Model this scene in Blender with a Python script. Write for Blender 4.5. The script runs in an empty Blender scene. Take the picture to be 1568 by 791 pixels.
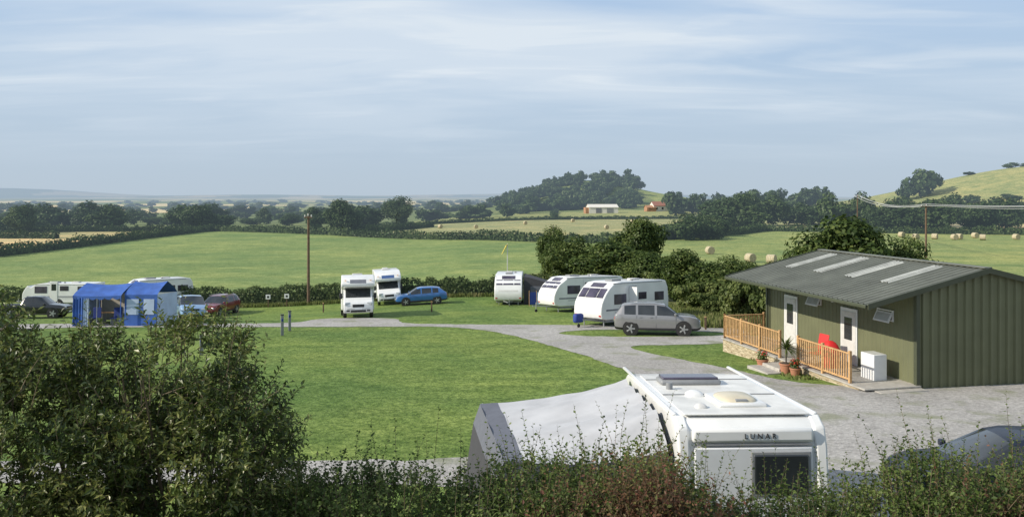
import bpy, math, random
import numpy as np
from mathutils import Vector, Matrix, noise as mnoise
from mathutils.geometry import tessellate_polygon
R=np.random.default_rng(7); random.seed(7)
CZ=8.0
sc=bpy.context.scene
COL=sc.collection
# ---------------------------------------------------------------- terrain height
def sm(t):
    t=np.clip(t,0,1); return t*t*(3-2*t)
KY=[-1e6,3.2,9,54,68,85,120,250,500,1000,2000,20000]
KL=[-1.65,-1.7,-5.87,-8.21,-9.2,-9.65,-10.1,-11.2,-16,-19,-21,-25]
KR=[-1.65,-1.7,-5.87,-8.21,-9.1,-9.4,-9.9,-10.5,-11,-12,-20,-25]
def g(x,y):
    x=np.asarray(x,float); y=np.asarray(y,float)
    s=x/np.maximum(y,1.0)
    w=sm((s+.2)/.25)
    z=np.interp(y,KY,KL)*(1-w)+np.interp(y,KY,KR)*w
    z=z-.9*sm((-x-4)/22)*sm((y-52)/12)*sm((260-y)/120)
    z=z+25*np.exp(-((x-70)/58)**2-((y-760)/110)**2)
    z=z+9*np.exp(-((x-150)/60)**2-((y-720)/110)**2)
    z=z+31*np.exp(-((x-350)/105)**2-((y-520)/110)**2)
    z=z+115*np.exp(-((x+6000)/1500)**2-((y-9300)/900)**2)
    z=z+50*np.exp(-((x-500)/2600)**2-((y-9500)/700)**2)
    z=z+36*np.exp(-((x+2500)/1500)**2-((y-8000)/700)**2)
    f=sm((y-260)/300)
    z=z+f*(.8*np.sin(x/57+y/91)+.7*np.sin(x/131-y/77))
    return z+CZ
def gz(x,y): return float(g(x,y))
# ---------------------------------------------------------------- materials
HAZE=(.36,.46,.58,1)  # glow colour of the painted distance haze
def newmat(name):
    m=bpy.data.materials.new(name); m.use_nodes=True
    nt=m.node_tree; nt.nodes.clear()
    return m,nt
def N(nt,t,**k):
    n=nt.nodes.new(t)
    for a,b in k.items(): setattr(n,a,b)
    return n
def haze_out(m,nt,shader,scale=3000.):  # paints aerial haze: surface fades into a glowing colour with distance from origin
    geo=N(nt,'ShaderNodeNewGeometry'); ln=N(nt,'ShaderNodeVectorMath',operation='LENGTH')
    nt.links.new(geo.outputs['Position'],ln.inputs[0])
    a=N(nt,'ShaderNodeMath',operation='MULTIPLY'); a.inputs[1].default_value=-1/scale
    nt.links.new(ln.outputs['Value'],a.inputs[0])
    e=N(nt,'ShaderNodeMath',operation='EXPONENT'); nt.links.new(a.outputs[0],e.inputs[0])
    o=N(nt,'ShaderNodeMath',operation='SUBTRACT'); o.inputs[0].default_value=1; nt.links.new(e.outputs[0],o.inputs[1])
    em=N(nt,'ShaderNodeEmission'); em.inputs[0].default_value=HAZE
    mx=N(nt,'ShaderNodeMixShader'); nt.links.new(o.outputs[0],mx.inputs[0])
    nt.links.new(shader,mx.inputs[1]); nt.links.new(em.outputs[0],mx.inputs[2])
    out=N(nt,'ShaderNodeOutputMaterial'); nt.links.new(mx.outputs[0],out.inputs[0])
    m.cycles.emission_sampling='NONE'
def simple(name,col,rough=.5,metal=0,coat=0,var=.12,scale=6,bump=0,bscale=40,spec=.5):
    m,nt=newmat(name)
    p=N(nt,'ShaderNodeBsdfPrincipled'); p.inputs['Roughness'].default_value=rough
    p.inputs['Metallic'].default_value=metal; p.inputs['Coat Weight'].default_value=coat
    p.inputs['Specular IOR Level'].default_value=spec
    tc=N(nt,'ShaderNodeTexCoord'); no=N(nt,'ShaderNodeTexNoise'); no.inputs['Scale'].default_value=scale; no.inputs['Detail'].default_value=4
    nt.links.new(tc.outputs['Object'],no.inputs['Vector'])
    mr=N(nt,'ShaderNodeMapRange'); mr.inputs['From Min'].default_value=.3; mr.inputs['From Max'].default_value=.7
    mr.inputs['To Min'].default_value=1-var; mr.inputs['To Max'].default_value=1+var*.5
    nt.links.new(no.outputs['Fac'],mr.inputs['Value'])
    mu=N(nt,'ShaderNodeVectorMath',operation='SCALE'); mu.inputs[0].default_value=col[:3]
    nt.links.new(mr.outputs[0],mu.inputs['Scale']); nt.links.new(mu.outputs[0],p.inputs['Base Color'])
    if bump:
        n2=N(nt,'ShaderNodeTexNoise'); n2.inputs['Scale'].default_value=bscale
        nt.links.new(tc.outputs['Object'],n2.inputs['Vector'])
        b=N(nt,'ShaderNodeBump'); b.inputs['Strength'].default_value=bump; b.inputs['Distance'].default_value=.02
        nt.links.new(n2.outputs['Fac'],b.inputs['Height']); nt.links.new(b.outputs[0],p.inputs['Normal'])
    out=N(nt,'ShaderNodeOutputMaterial'); nt.links.new(p.outputs[0],out.inputs[0])
    return m
def leafmat(name,cols,trans=.3,nscale=.5,haze=None,rough=.5,gloss=.015):
    m,nt=newmat(name)
    geo=N(nt,'ShaderNodeNewGeometry')
    rp=N(nt,'ShaderNodeValToRGB')
    while len(rp.color_ramp.elements)<len(cols): rp.color_ramp.elements.new(.5)
    for i,c in enumerate(cols):
        rp.color_ramp.elements[i].position=i/(len(cols)-1); rp.color_ramp.elements[i].color=(*c,1)
    no=N(nt,'ShaderNodeTexNoise'); no.inputs['Scale'].default_value=nscale; no.inputs['Detail'].default_value=2
    nt.links.new(geo.outputs['Position'],no.inputs['Vector'])
    mr=N(nt,'ShaderNodeMapRange'); mr.inputs['From Min'].default_value=.3; mr.inputs['From Max'].default_value=.7
    mr.inputs['To Min'].default_value=-.3; mr.inputs['To Max'].default_value=.4
    nt.links.new(no.outputs['Fac'],mr.inputs['Value'])
    ad=N(nt,'ShaderNodeMath',operation='MULTIPLY_ADD'); ad.inputs[1].default_value=.8
    nt.links.new(geo.outputs['Random Per Island'],ad.inputs[0]); nt.links.new(mr.outputs[0],ad.inputs[2])
    nt.links.new(ad.outputs[0],rp.inputs[0])
    d=N(nt,'ShaderNodeBsdfDiffuse'); t=N(nt,'ShaderNodeBsdfTranslucent'); gl=N(nt,'ShaderNodeBsdfGlossy'); gl.inputs['Roughness'].default_value=rough
    nt.links.new(rp.outputs[0],d.inputs[0]); nt.links.new(rp.outputs[0],t.inputs[0])
    m1=N(nt,'ShaderNodeMixShader'); m1.inputs[0].default_value=trans
    nt.links.new(d.outputs[0],m1.inputs[1]); nt.links.new(t.outputs[0],m1.inputs[2])
    m2=N(nt,'ShaderNodeMixShader'); m2.inputs[0].default_value=gloss
    nt.links.new(m1.outputs[0],m2.inputs[1]); nt.links.new(gl.outputs[0],m2.inputs[2])
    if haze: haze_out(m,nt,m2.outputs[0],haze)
    else:
        out=N(nt,'ShaderNodeOutputMaterial'); nt.links.new(m2.outputs[0],out.inputs[0])
    return m
M={}
M['white']=simple('white_gelcoat',(.78,.79,.78),.3,coat=.3,var=.08,scale=1.5)
M['roofwhite']=simple('roof_panel_white',(.74,.74,.71),.45,var=.22,scale=2)
M['offwhite']=simple('off_white_plastic',(.62,.62,.6),.45)
M['glass']=simple('dark_window_glass',(.03,.035,.04),.08,var=.3,scale=2,spec=.8)
M['acryl']=simple('tinted_acrylic_window',(.075,.065,.10),.1,var=.5,scale=2,spec=.8)
M['black']=simple('black_plastic',(.025,.025,.027),.5)
M['tyre']=simple('tyre_rubber',(.03,.03,.03),.85)
M['alloy']=simple('alloy_wheel',(.45,.46,.47),.35,metal=.6)
M['grey']=simple('grey_plastic',(.25,.26,.27),.5)
M['silver']=simple('silver_grey_paint',(.30,.30,.31),.3,metal=.4,coat=.8,var=.05)
M['blue']=simple('blue_paint',(.035,.15,.42),.28,metal=.2,coat=.9,var=.05)
M['paleblue']=simple('pale_blue_paint',(.25,.40,.62),.28,metal=.1,coat=.9,var=.05)
M['red']=simple('dark_red_paint',(.15,.012,.02),.3,coat=.8,var=.05)
M['blackp']=simple('black_paint',(.012,.014,.018),.25,coat=.8)
M['navy']=simple('navy_paint',(.012,.018,.035),.4,coat=.15,spec=.3)
M['whitep']=simple('white_paint',(.72,.74,.76),.3,coat=.6,var=.04)
M['redl']=simple('red_lamp',(.45,.02,.02),.2)
M['amber']=simple('amber_lamp',(.7,.25,.02),.2)
M['lamp']=simple('clear_lamp',(.6,.63,.66),.12,metal=.3)
M['stripe']=simple('grey_decal',(.18,.19,.22),.4)
M['bstripe']=simple('blue_decal',(.06,.12,.3),.4)
M['steel']=simple('galvanised_steel',(.4,.42,.43),.45,metal=.6)
M['cable']=simple('weathered_cable',(.42,.43,.44),.6)
M['plate']=simple('number_plate',(.7,.68,.45),.4)
M['beige']=simple('beige_dome',(.60,.54,.40),.3,var=.1)
M['awng']=simple('awning_canvas_light',(.47,.48,.50),.8,var=.16,scale=1.5,bump=.3,bscale=3)
M['awnd']=simple('awning_canvas_dark',(.12,.13,.16),.8)
M['awnblk']=simple('awning_canvas_charcoal',(.05,.05,.06),.8)
M['tblue']=simple('tent_blue_canvas',(.04,.12,.42),.75,var=.25,scale=2)
M['tlblue']=simple('tent_pale_blue_canvas',(.42,.52,.70),.75,var=.15,scale=2)
M['tbeige']=simple('tent_beige_canvas',(.6,.55,.46),.8)
M['shed']=simple('green_cladding',(.14,.15,.082),.55,var=.12,scale=1.2)
M['shedr']=simple('green_grey_roof_sheet',(.145,.155,.13),.6,var=.25,scale=1.0)
M['rlight']=simple('rooflight_panel',(.50,.51,.47),.4,var=.25,scale=3)
M['trim']=simple('dark_green_trim',(.06,.07,.042),.5)
M['wood']=simple('tan_fence_wood',(.54,.33,.15),.7,var=.3,scale=9,bump=.3)
M['pole']=simple('weathered_pole_wood',(.14,.09,.06),.85,var=.3,scale=5,bump=.4)
M['conc']=simple('concrete',(.42,.40,.36),.85,var=.2,scale=4,bump=.4)
M['terra']=simple('terracotta',(.42,.19,.11),.8)
M['redc']=simple('red_fabric',(.65,.03,.03),.6)
M['yellow']=simple('yellow_fabric',(.75,.6,.12),.7)
M['bluef']=simple('blue_fabric',(.02,.05,.25),.7)
M['bale']=simple('straw_bale',(.46,.40,.26),.9,var=.35,scale=5,bump=.8)
M['barn']=simple('pale_barn_sheet',(.68,.66,.60),.7)
M['rust']=simple('rusty_sheet',(.40,.22,.13),.8,var=.4,scale=.5)
M['tile']=simple('red_roof_tile',(.34,.17,.13),.8)
M['bark']=simple('bark',(.07,.055,.04),.9,var=.4,scale=6,bump=.5)
M['twig']=simple('twig_bark',(.13,.10,.06),.85,var=.3)
def stonemat():
    m,nt=newmat('buff_stone_wall'); p=N(nt,'ShaderNodeBsdfPrincipled'); p.inputs['Roughness'].default_value=.9
    tc=N(nt,'ShaderNodeTexCoord'); v=N(nt,'ShaderNodeTexVoronoi'); v.inputs['Scale'].default_value=5
    mp=N(nt,'ShaderNodeMapping'); mp.inputs['Scale'].default_value=(1,1,2.2)
    nt.links.new(tc.outputs['Object'],mp.inputs[0]); nt.links.new(mp.outputs[0],v.inputs['Vector'])
    r=N(nt,'ShaderNodeValToRGB'); r.color_ramp.elements[0].color=(.34,.27,.17,1); r.color_ramp.elements[1].color=(.52,.45,.32,1)
    sx=N(nt,'ShaderNodeSeparateXYZ'); nt.links.new(v.outputs['Color'],sx.inputs[0]); nt.links.new(sx.outputs[0],r.inputs[0]); nt.links.new(r.outputs[0],p.inputs['Base Color'])
    b=N(nt,'ShaderNodeBump'); b.inputs['Distance'].default_value=.05; b.invert=True; nt.links.new(v.outputs['Distance'],b.inputs['Height']); nt.links.new(b.outputs[0],p.inputs['Normal'])
    o=N(nt,'ShaderNodeOutputMaterial'); nt.links.new(p.outputs[0],o.inputs[0]); return m
M['stone']=stonemat()
G1=[(.030,.054,.016),(.058,.092,.024),(.10,.14,.038),(.16,.20,.058)]
M['leaf_mid']=leafmat('tree_foliage',G1,.3,.45)
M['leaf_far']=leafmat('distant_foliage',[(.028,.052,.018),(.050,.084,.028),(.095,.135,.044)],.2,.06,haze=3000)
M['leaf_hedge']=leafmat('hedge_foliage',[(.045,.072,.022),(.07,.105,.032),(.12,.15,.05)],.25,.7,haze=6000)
M['leaf_bush']=leafmat('shrub_foliage',[(.040,.068,.018),(.085,.125,.03),(.17,.21,.052),(.33,.34,.11)],.4,1.6,gloss=.04,rough=.4)
M['leaf_near']=leafmat('near_hedge_foliage',[(.040,.072,.020),(.085,.135,.032),(.15,.21,.052),(.25,.30,.10)],.42,1.1,gloss=.02)
M['leaf_red']=leafmat('red_foliage',[(.10,.06,.03),(.22,.09,.06),(.12,.15,.04),(.34,.17,.11)],.4,2.5,gloss=.02)
M['leaf_grass']=leafmat('rough_grass',[(.12,.16,.045),(.19,.22,.075),(.28,.26,.13)],.3,.6)
M['leaf_light']=leafmat('scrub_foliage',[(.06,.09,.025),(.11,.145,.042),(.18,.21,.07)],.3,.6)
def gravelmat():
    m,nt=newmat('grey_gravel'); p=N(nt,'ShaderNodeBsdfPrincipled'); p.inputs['Roughness'].default_value=.95
    geo=N(nt,'ShaderNodeNewGeometry')
    def noi(s,d=4):
        n=N(nt,'ShaderNodeTexNoise'); n.inputs['Scale'].default_value=s; n.inputs['Detail'].default_value=d; nt.links.new(geo.outputs['Position'],n.inputs['Vector']); return n
    a=noi(.30); b=noi(6,6); v=N(nt,'ShaderNodeTexVoronoi'); v.inputs['Scale'].default_value=15; nt.links.new(geo.outputs['Position'],v.inputs['Vector'])
    r=N(nt,'ShaderNodeValToRGB'); e=r.color_ramp.elements; e[0].position=.3; e[0].color=(.26,.25,.235,1); e[1].position=.7; e[1].color=(.46,.445,.42,1)
    mx=N(nt,'ShaderNodeMath',operation='MULTIPLY_ADD'); mx.inputs[1].default_value=.5
    nt.links.new(a.outputs['Fac'],mx.inputs[0]); h=N(nt,'ShaderNodeMath',operation='MULTIPLY'); h.inputs[1].default_value=.5; nt.links.new(b.outputs['Fac'],h.inputs[0]); nt.links.new(h.outputs[0],mx.inputs[2])
    nt.links.new(mx.outputs[0],r.inputs[0])
    sx=N(nt,'ShaderNodeSeparateXYZ'); nt.links.new(v.outputs['Color'],sx.inputs[0])
    mr=N(nt,'ShaderNodeMapRange'); mr.inputs['To Min'].default_value=.74; mr.inputs['To Max'].default_value=1.18; nt.links.new(sx.outputs[0],mr.inputs['Value'])
    sc_=N(nt,'ShaderNodeVectorMath',operation='SCALE'); nt.links.new(r.outputs[0],sc_.inputs[0]); nt.links.new(mr.outputs[0],sc_.inputs['Scale'])
    w=noi(.8,8); wr=N(nt,'ShaderNodeMapRange'); wr.inputs['From Min'].default_value=.53; wr.inputs['From Max'].default_value=.68; wr.inputs['To Max'].default_value=.7; nt.links.new(w.outputs['Fac'],wr.inputs['Value'])
    mc=N(nt,'ShaderNodeMix',data_type='RGBA'); mc.inputs[7].default_value=(.20,.215,.13,1); nt.links.new(wr.outputs[0],mc.inputs[0]); nt.links.new(sc_.outputs[0],mc.inputs[6])
    nt.links.new(mc.outputs[2],p.inputs['Base Color'])
    bp=N(nt,'ShaderNodeBump'); bp.inputs['Distance'].default_value=.02; bp.inputs['Strength'].default_value=.5; nt.links.new(v.outputs['Distance'],bp.inputs['Height']); nt.links.new(bp.outputs[0],p.inputs['Normal'])
    o=N(nt,'ShaderNodeOutputMaterial'); nt.links.new(p.outputs[0],o.inputs[0]); return m
M['gravel']=gravelmat()
def groundmat():
    m,nt=newmat('grass_ground'); p=N(nt,'ShaderNodeBsdfPrincipled'); p.inputs['Roughness'].default_value=.9; p.inputs['Specular IOR Level'].default_value=.15
    geo=N(nt,'ShaderNodeNewGeometry'); at=N(nt,'ShaderNodeAttribute'); at.attribute_name='Col'
    cur=at.outputs['Color']
    def layer(cur,scale,lo,hi,det=4,map=None,a=.35,b=.65,rot=.35):
        n=N(nt,'ShaderNodeTexNoise'); n.inputs['Scale'].default_value=scale; n.inputs['Detail'].default_value=det
        src=geo.outputs['Position']
        if map:
            mp=N(nt,'ShaderNodeMapping'); mp.inputs['Scale'].default_value=map; mp.inputs['Rotation'].default_value=(0,0,rot); nt.links.new(src,mp.inputs[0]); src=mp.outputs[0]
        nt.links.new(src,n.inputs['Vector'])
        r=N(nt,'ShaderNodeValToRGB'); r.color_ramp.elements[0].position=a; r.color_ramp.elements[1].position=b
        r.color_ramp.elements[0].color=(*lo,1); r.color_ramp.elements[1].color=(*hi,1)
        nt.links.new(n.outputs['Fac'],r.inputs[0])
        k=N(nt,'ShaderNodeVectorMath',operation='MULTIPLY'); nt.links.new(cur,k.inputs[0]); nt.links.new(r.outputs[0],k.inputs[1]); return k.outputs[0]
    cur=layer(cur,.035,(.86,.90,.88),(1.16,1.08,1.05))
    cur=layer(cur,.16,(.80,.86,.82),(1.22,1.11,1.05))
    cur=layer(cur,.9,(.82,.86,.80),(1.20,1.13,1.2),6)
    cur=layer(cur,.10,(.86,.88,.86),(1.12,1.10,1.06),3,map=(1,11,1),rot=.12)
    cur=layer(cur,5,(.60,.66,.52),(1.38,1.30,1.42),8)
    nt.links.new(cur,p.inputs['Base Color'])
    n=N(nt,'ShaderNodeTexNoise'); n.inputs['Scale'].default_value=11; n.inputs['Detail'].default_value=6; nt.links.new(geo.outputs['Position'],n.inputs['Vector'])
    bp=N(nt,'ShaderNodeBump'); bp.inputs['Distance'].default_value=.09; bp.inputs['Strength'].default_value=.7; nt.links.new(n.outputs['Fac'],bp.inputs['Height']); nt.links.new(bp.outputs[0],p.inputs['Normal'])
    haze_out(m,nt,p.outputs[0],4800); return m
M['ground']=groundmat()
# ---------------------------------------------------------------- mesh helpers
def np_mesh(name,v,f,mats,mi=None,smooth=False):
    v=np.asarray(v,np.float32); f=np.asarray(f,np.int32)
    me=bpy.data.meshes.new(name); me.vertices.add(len(v)); me.vertices.foreach_set('co',v.ravel())
    k=f.shape[1]; me.loops.add(f.size); me.loops.foreach_set('vertex_index',f.ravel())
    me.polygons.add(len(f)); me.polygons.foreach_set('loop_start',np.arange(len(f),dtype=np.int32)*k)
    try: me.polygons.foreach_set('loop_total',np.full(len(f),k,np.int32))
    except Exception: pass
    for m in mats: me.materials.append(m)
    if mi is not None: me.polygons.foreach_set('material_index',np.asarray(mi,np.int32))
    me.polygons.foreach_set('use_smooth',np.full(len(f),smooth))
    me.update(calc_edges=True)
    return me
def add(name,me,loc=(0,0,0),rot=0,scale=(1,1,1),parent=None):
    o=bpy.data.objects.new(name,me); o.location=loc; o.rotation_euler=(0,0,rot); o.scale=scale; COL.objects.link(o)
    if parent: o.parent=parent
    return o
def unit(a): return a/np.maximum(np.linalg.norm(a,axis=1,keepdims=True),1e-9)
def leaves(c,nrm,size,asp=.6,rng=R):
    n=len(c); t=unit(np.cross(nrm,rng.normal(size=(n,3)))); b=np.cross(unit(nrm),t)
    s=(size if np.ndim(size) else np.full(n,size))[:,None]
    v=np.stack([c-t*s,c-b*s*asp+t*s*.15,c+t*s,c+b*s*asp+t*s*.15],1).reshape(-1,3)
    return v,np.arange(4*n).reshape(-1,4)
def tube(p0,p1,r0,r1,k=6):
    p0=np.array(p0,float);p1=np.array(p1,float); d=p1-p0; d/=max(np.linalg.norm(d),1e-6)
    a=np.cross(d,[.3,.9,.2]); a/=np.linalg.norm(a); b=np.cross(d,a)
    an=np.arange(k)*2*np.pi/k; ring=np.cos(an)[:,None]*a+np.sin(an)[:,None]*b
    v=np.vstack([p0+ring*r0,p1+ring*r1]); f=[[i,(i+1)%k,k+(i+1)%k,k+i] for i in range(k)]
    return v,np.array(f)
class Acc:
    def __init__(s): s.v=[];s.f=[];s.m=[];s.n=0
    def add(s,v,f,m=0):
        s.v.append(np.asarray(v)); s.f.append(np.asarray(f)+s.n); s.m.append(np.full(len(f),m)); s.n+=len(v)
    def mesh(s,name,mats,smooth=False): return np_mesh(name,np.vstack(s.v),np.vstack(s.f),mats,np.concatenate(s.m),smooth)
# trees -----------------------------------------------------------
def tree_geo(seed,H,W,nleaf,ls,nb=26,trunk=True,low=.16):
    rng=np.random.default_rng(abs(seed)); A=Acc()
    cz=H*(.5+low/2); rz=H*(.5-low/2)
    cs=[];rs=[]
    for i in range(nb):
        d=rng.normal(size=3); d/=np.linalg.norm(d); q=rng.uniform(.35,.86)
        c=np.array([d[0]*W/2*q,d[1]*W/2*q,cz+d[2]*rz*q])
        h=(c[2]-H*low)/(H*(1-low)); k=.72+.5*math.sin(min(max(h,0),1)*math.pi)*.6
        c[:2]*=k
        cs.append(c); rs.append(rng.uniform(.13,.27)*min(W,H*1.1))
    cs=np.array(cs); rs=np.array(rs)
    w=rs**2; idx=rng.choice(nb,nleaf,p=w/w.sum())
    d=unit(rng.normal(size=(nleaf,3))+np.array([0,0,.25])); rr=rs[idx]*rng.uniform(.6,1.12,nleaf)*np.where(d[:,2]<0,.8,1)
    c=cs[idx]+d*rr[:,None]*np.array([1,1,.8])
    c[:,2]=np.maximum(c[:,2],H*low*.4)
    nr=unit(d*.95+rng.normal(size=d.shape)*.38+np.array([0,0,.25]))
    v,f=leaves(c,nr,ls*rng.uniform(.6,1.3,nleaf),.7,rng)
    A.add(v,f,0)
    if trunk:
        top=np.array([0,0,H*.45]); A.add(*tube((0,0,-.3),top,H*.035,H*.02,8),1)
        for i in range(0,nb,2):
            st=np.array([0,0,H*rng.uniform(.18,.45)]); A.add(*tube(st,cs[i],H*.013,H*.004,5),1)
    return A
tree_meshes=[]
for i in range(5):
    tree_meshes.append(tree_geo(100+i,6,6,13000,.14,nb=38,low=.08).mesh('crown_%d'%i,[M['leaf_mid'],M['bark']]))
scrub_meshes=[tree_geo(200+i,2,3.4,4500,.10,nb=22,low=.0).mesh('scrub_%d'%i,[M['leaf_light'],M['bark']]) for i in range(3)]
def put_tree(name,x,y,H,W,k=0,rot=None,dz=0,light=False):
    ms=scrub_meshes if light else tree_meshes
    b=(2,3.4) if light else (6,6)
    add(name,ms[k%len(ms)],(x,y,gz(x,y)+dz),random.uniform(0,6.28) if rot is None else rot,(W/b[1],W/b[1],H/b[0]))
for i,(x,y,H,W) in enumerate([(5.8,85,5.0,5.6),(4.6,90,5.7,4.4),(10.3,80,5.0,8.4),(14.8,95,7.2,6.2),(14.4,68,4.5,4.8),(16.8,66,3.9,5.0),(19.6,68,3.3,5.0),(22,70,3.2,4.6),
     (12.3,74,4.2,5.5),(25.3,60,6.9,7.6),(22.2,62,4.6,4.8),(29.6,60,5.2,4.4)]):
    put_tree('hawthorn_tree' if W<5.2 else 'oak_tree',x,y,H,W,i)
for i,(x,y,H,W) in enumerate([(13.4,59,2.2,4.2),(15.3,60,2.6,5),(15.2,52.5,2.8,3.6),(16.9,51.5,2.5,3.4),(14.0,54.5,1.3,2.2),(17.7,56,3.0,5),(6.5,75,2.0,6),(9.5,74,1.8,6),(3.2,77,2.0,4),(12.5,70,2.4,5),(20.5,57,3,4),(1.5,79,1.8,4)]):
    put_tree('scrub_bush',x,y,H,W,i,light=True)
# distant masses --------------------------------------------------
farbase=[]
for i in range(6):
    A=tree_geo(300+i,10,11,2000,.50,nb=26,low=.05,trunk=False); farbase.append((np.vstack(A.v),np.vstack(A.f)))
farlow=[]
for i in range(5):
    A=tree_geo(340+i,10,12,560,.95,nb=18,low=.0,trunk=False); farlow.append((np.vstack(A.v),np.vstack(A.f)))
def mass(name,pts,rng):
    A=Acc()
    for (x,y,H,W) in pts:
        src=farbase if y<420 else farlow
        v,f=src[rng.integers(len(src))]; a=rng.uniform(0,6.28); c,s=math.cos(a),math.sin(a)
        u=np.empty_like(v); k=W/11
        u[:,0]=(v[:,0]*c-v[:,1]*s)*k+x; u[:,1]=(v[:,0]*s+v[:,1]*c)*k+y; u[:,2]=v[:,2]*H/10+gz(x,y)-.3
        A.add(u,f,0)
    add(name,A.mesh(name,[M['leaf_far']]))
rg=np.random.default_rng(5)
pts=[]
for i in range(200):
    y=rg.uniform(570,800); x=rg.uniform(-.012,.152)*y
    pts.append((x,y,rg.uniform(5,12),rg.uniform(8,15)))
for i in range(16): pts.append((rg.uniform(104,118)*1.0,rg.uniform(740,790),9,12))
pts.append((110,745,17,15))
mass('woodland',pts,rg)
pts=[]
for i in range(56):
    u=rg.uniform(.25,.70); y=rg.uniform(240,300); hh=rg.uniform(5,12.5) if u<.44 else rg.uniform(5,9.5)
    pts.append((u*y,y,hh,rg.uniform(8,13)))
for i in range(26):
    u=rg.uniform(.44,.72); y=rg.uniform(300,350); pts.append((u*y,y,rg.uniform(7,11),rg.uniform(9,13)))
for i in range(16):
    u=rg.uniform(.17,.26); y=rg.uniform(185,215); pts.append((u*y,y,rg.uniform(3,6.5),rg.uniform(5,8)))
mass('tree_belt',pts,rg)
pts=[]
for i in range(50):
    u=rg.uniform(.20,.40); y=rg.uniform(430,560); pts.append((u*y,y,rg.uniform(6,14),rg.uniform(8,14)))
for i in range(14):
    x=rg.uniform(290,420); y=rg.uniform(515,540); pts.append((x,y,rg.uniform(2.5,5),rg.uniform(8,13)))
for i in range(9):
    x=rg.uniform(235,400); y=rg.uniform(415,450); pts.append((x,y,rg.uniform(3,6),rg.uniform(8,13)))
pts+= [(244,480,18,17),(252,486,16,14),(234,478,10,9)]
mass('hilltop_trees',pts,rg)
pts=[]
for y0,n in [(285,16),(335,14),(390,22),(470,26),(560,34),(700,42),(900,50),(1200,60),(1600,70),(2300,80)]:
    ph=rg.uniform(0,6)
    for i in range(n):
        s=rg.uniform(-.78,.02 if y0<700 else .0); y=y0*(1+.05*math.sin(s*9+ph))+rg.normal()*4
        if y0<400 and s>-.16: continue
        pts.append((s*y,y,rg.uniform(3.,9.8)*(1+.15*(y0>800)),rg.uniform(6,15)*(1+y0/2200)))
mass('distant_tree_lines',pts,rg)
for nm,x,y,H,W in [('oak_tree',-49.5,235,9.8,11.5),('oak_tree',-43,300,11.6,14.5),('oak_tree',-102,262,8.5,10),('oak_tree',-64,262,8,7),('oak_tree',-150,245,8,9)]:
    A=tree_geo(int(abs(x)*7)+900,H,W,8000,.30,nb=40,low=.05)
    add(nm,A.mesh(nm,[M['leaf_far'],M['bark']]),(x,y,gz(x,y)))
# hedges ----------------------------------------------------------
def hedge(name,path,H,W,ls,dens,mat,rag=.18,seed=1):
    rng=np.random.default_rng(seed); A=Acc()
    P=np.array(path,float)
    for a,b in zip(P[:-1],P[1:]):
        L=np.linalg.norm(b-a); d=(b-a)/L; nrm=np.array([-d[1],d[0]])
        n=int(L*(2*H+W)*dens)
        t=rng.uniform(0,1,n)*L; q=rng.uniform(-1,1,n)*(H+W/2)
        top=np.abs(q)<W/2
        off=np.where(top,q,np.sign(q)*W/2); hh=np.where(top,H,H-(np.abs(q)-W/2))
        bumpy=rag*(np.sin(t*1.7+seed)+.7*np.sin(t*.63+2)+.6*np.sin(t*4.1)+.8*np.sin(t*.21+seed))*.5
        hh=hh*(1+bumpy*.7)+rng.normal(size=n)*rag*.35; off=off*(1+bumpy*.3)+rng.normal(size=n)*rag*.3
        xy=a+np.outer(t,d)+np.outer(off,nrm)
        c=np.column_stack([xy,g(xy[:,0],xy[:,1])+np.maximum(hh,.05)])
        nn=np.column_stack([np.outer(np.where(top,0,np.sign(off)),nrm),np.where(top,1.,.3)])
        v,f=leaves(c,unit(nn+rng.normal(size=nn.shape)*.5),ls*rng.uniform(.6,1.4,n),.7,rng); A.add(v,f,0)
        k=max(2,int(L/3)); tt=np.linspace(0,L,k+1)
        for i in range(k):
            vs=[]
            for s in (tt[i],tt[i+1]):
                for o,h in ((-W*.36,-.2),(-W*.33,H*.7),(W*.33,H*.7),(W*.36,-.2)):
                    p=a+d*s+nrm*o; vs.append((p[0],p[1],gz(p[0],p[1])+h))
            A.add(vs,[[0,1,5,4],[1,2,6,5],[2,3,7,6]],0)
    add(name,A.mesh(name,[mat]))
hedge('hedge',[(-31,76),(-20,76),(-8,75),(2.8,75)],1.55,1.6,.11,75,M['leaf_hedge'],.30,3)
hedge('hedge',[(-60,80),(-45,79),(-31,76)],1.3,1.4,.13,40,M['leaf_hedge'],.22,4)
FH=[[(-100,120),(-96,150),(-97,200),(-97,260)],[(-97,260),(-72,245),(-48,228)],[(-48,226),(-20,203),(4,180),(22,172)],[(-48,228),(-30,300)],
    [(-97,262),(-150,250),(-230,240)],[(-60,330),(-20,350),(40,372),(90,380)],[(20,372),(24,480),(30,540)],[(-240,210),(-170,215),(-120,212)],
    [(22,172),(40,195),(60,215),(75,240)],[(75,240),(110,222),(160,205)]]
for i,p in enumerate(FH): hedge('field_hedge',p,1.6 if i!=5 else 1.1,2.2,.26,14,M['leaf_far'],.5,20+i)
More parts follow.
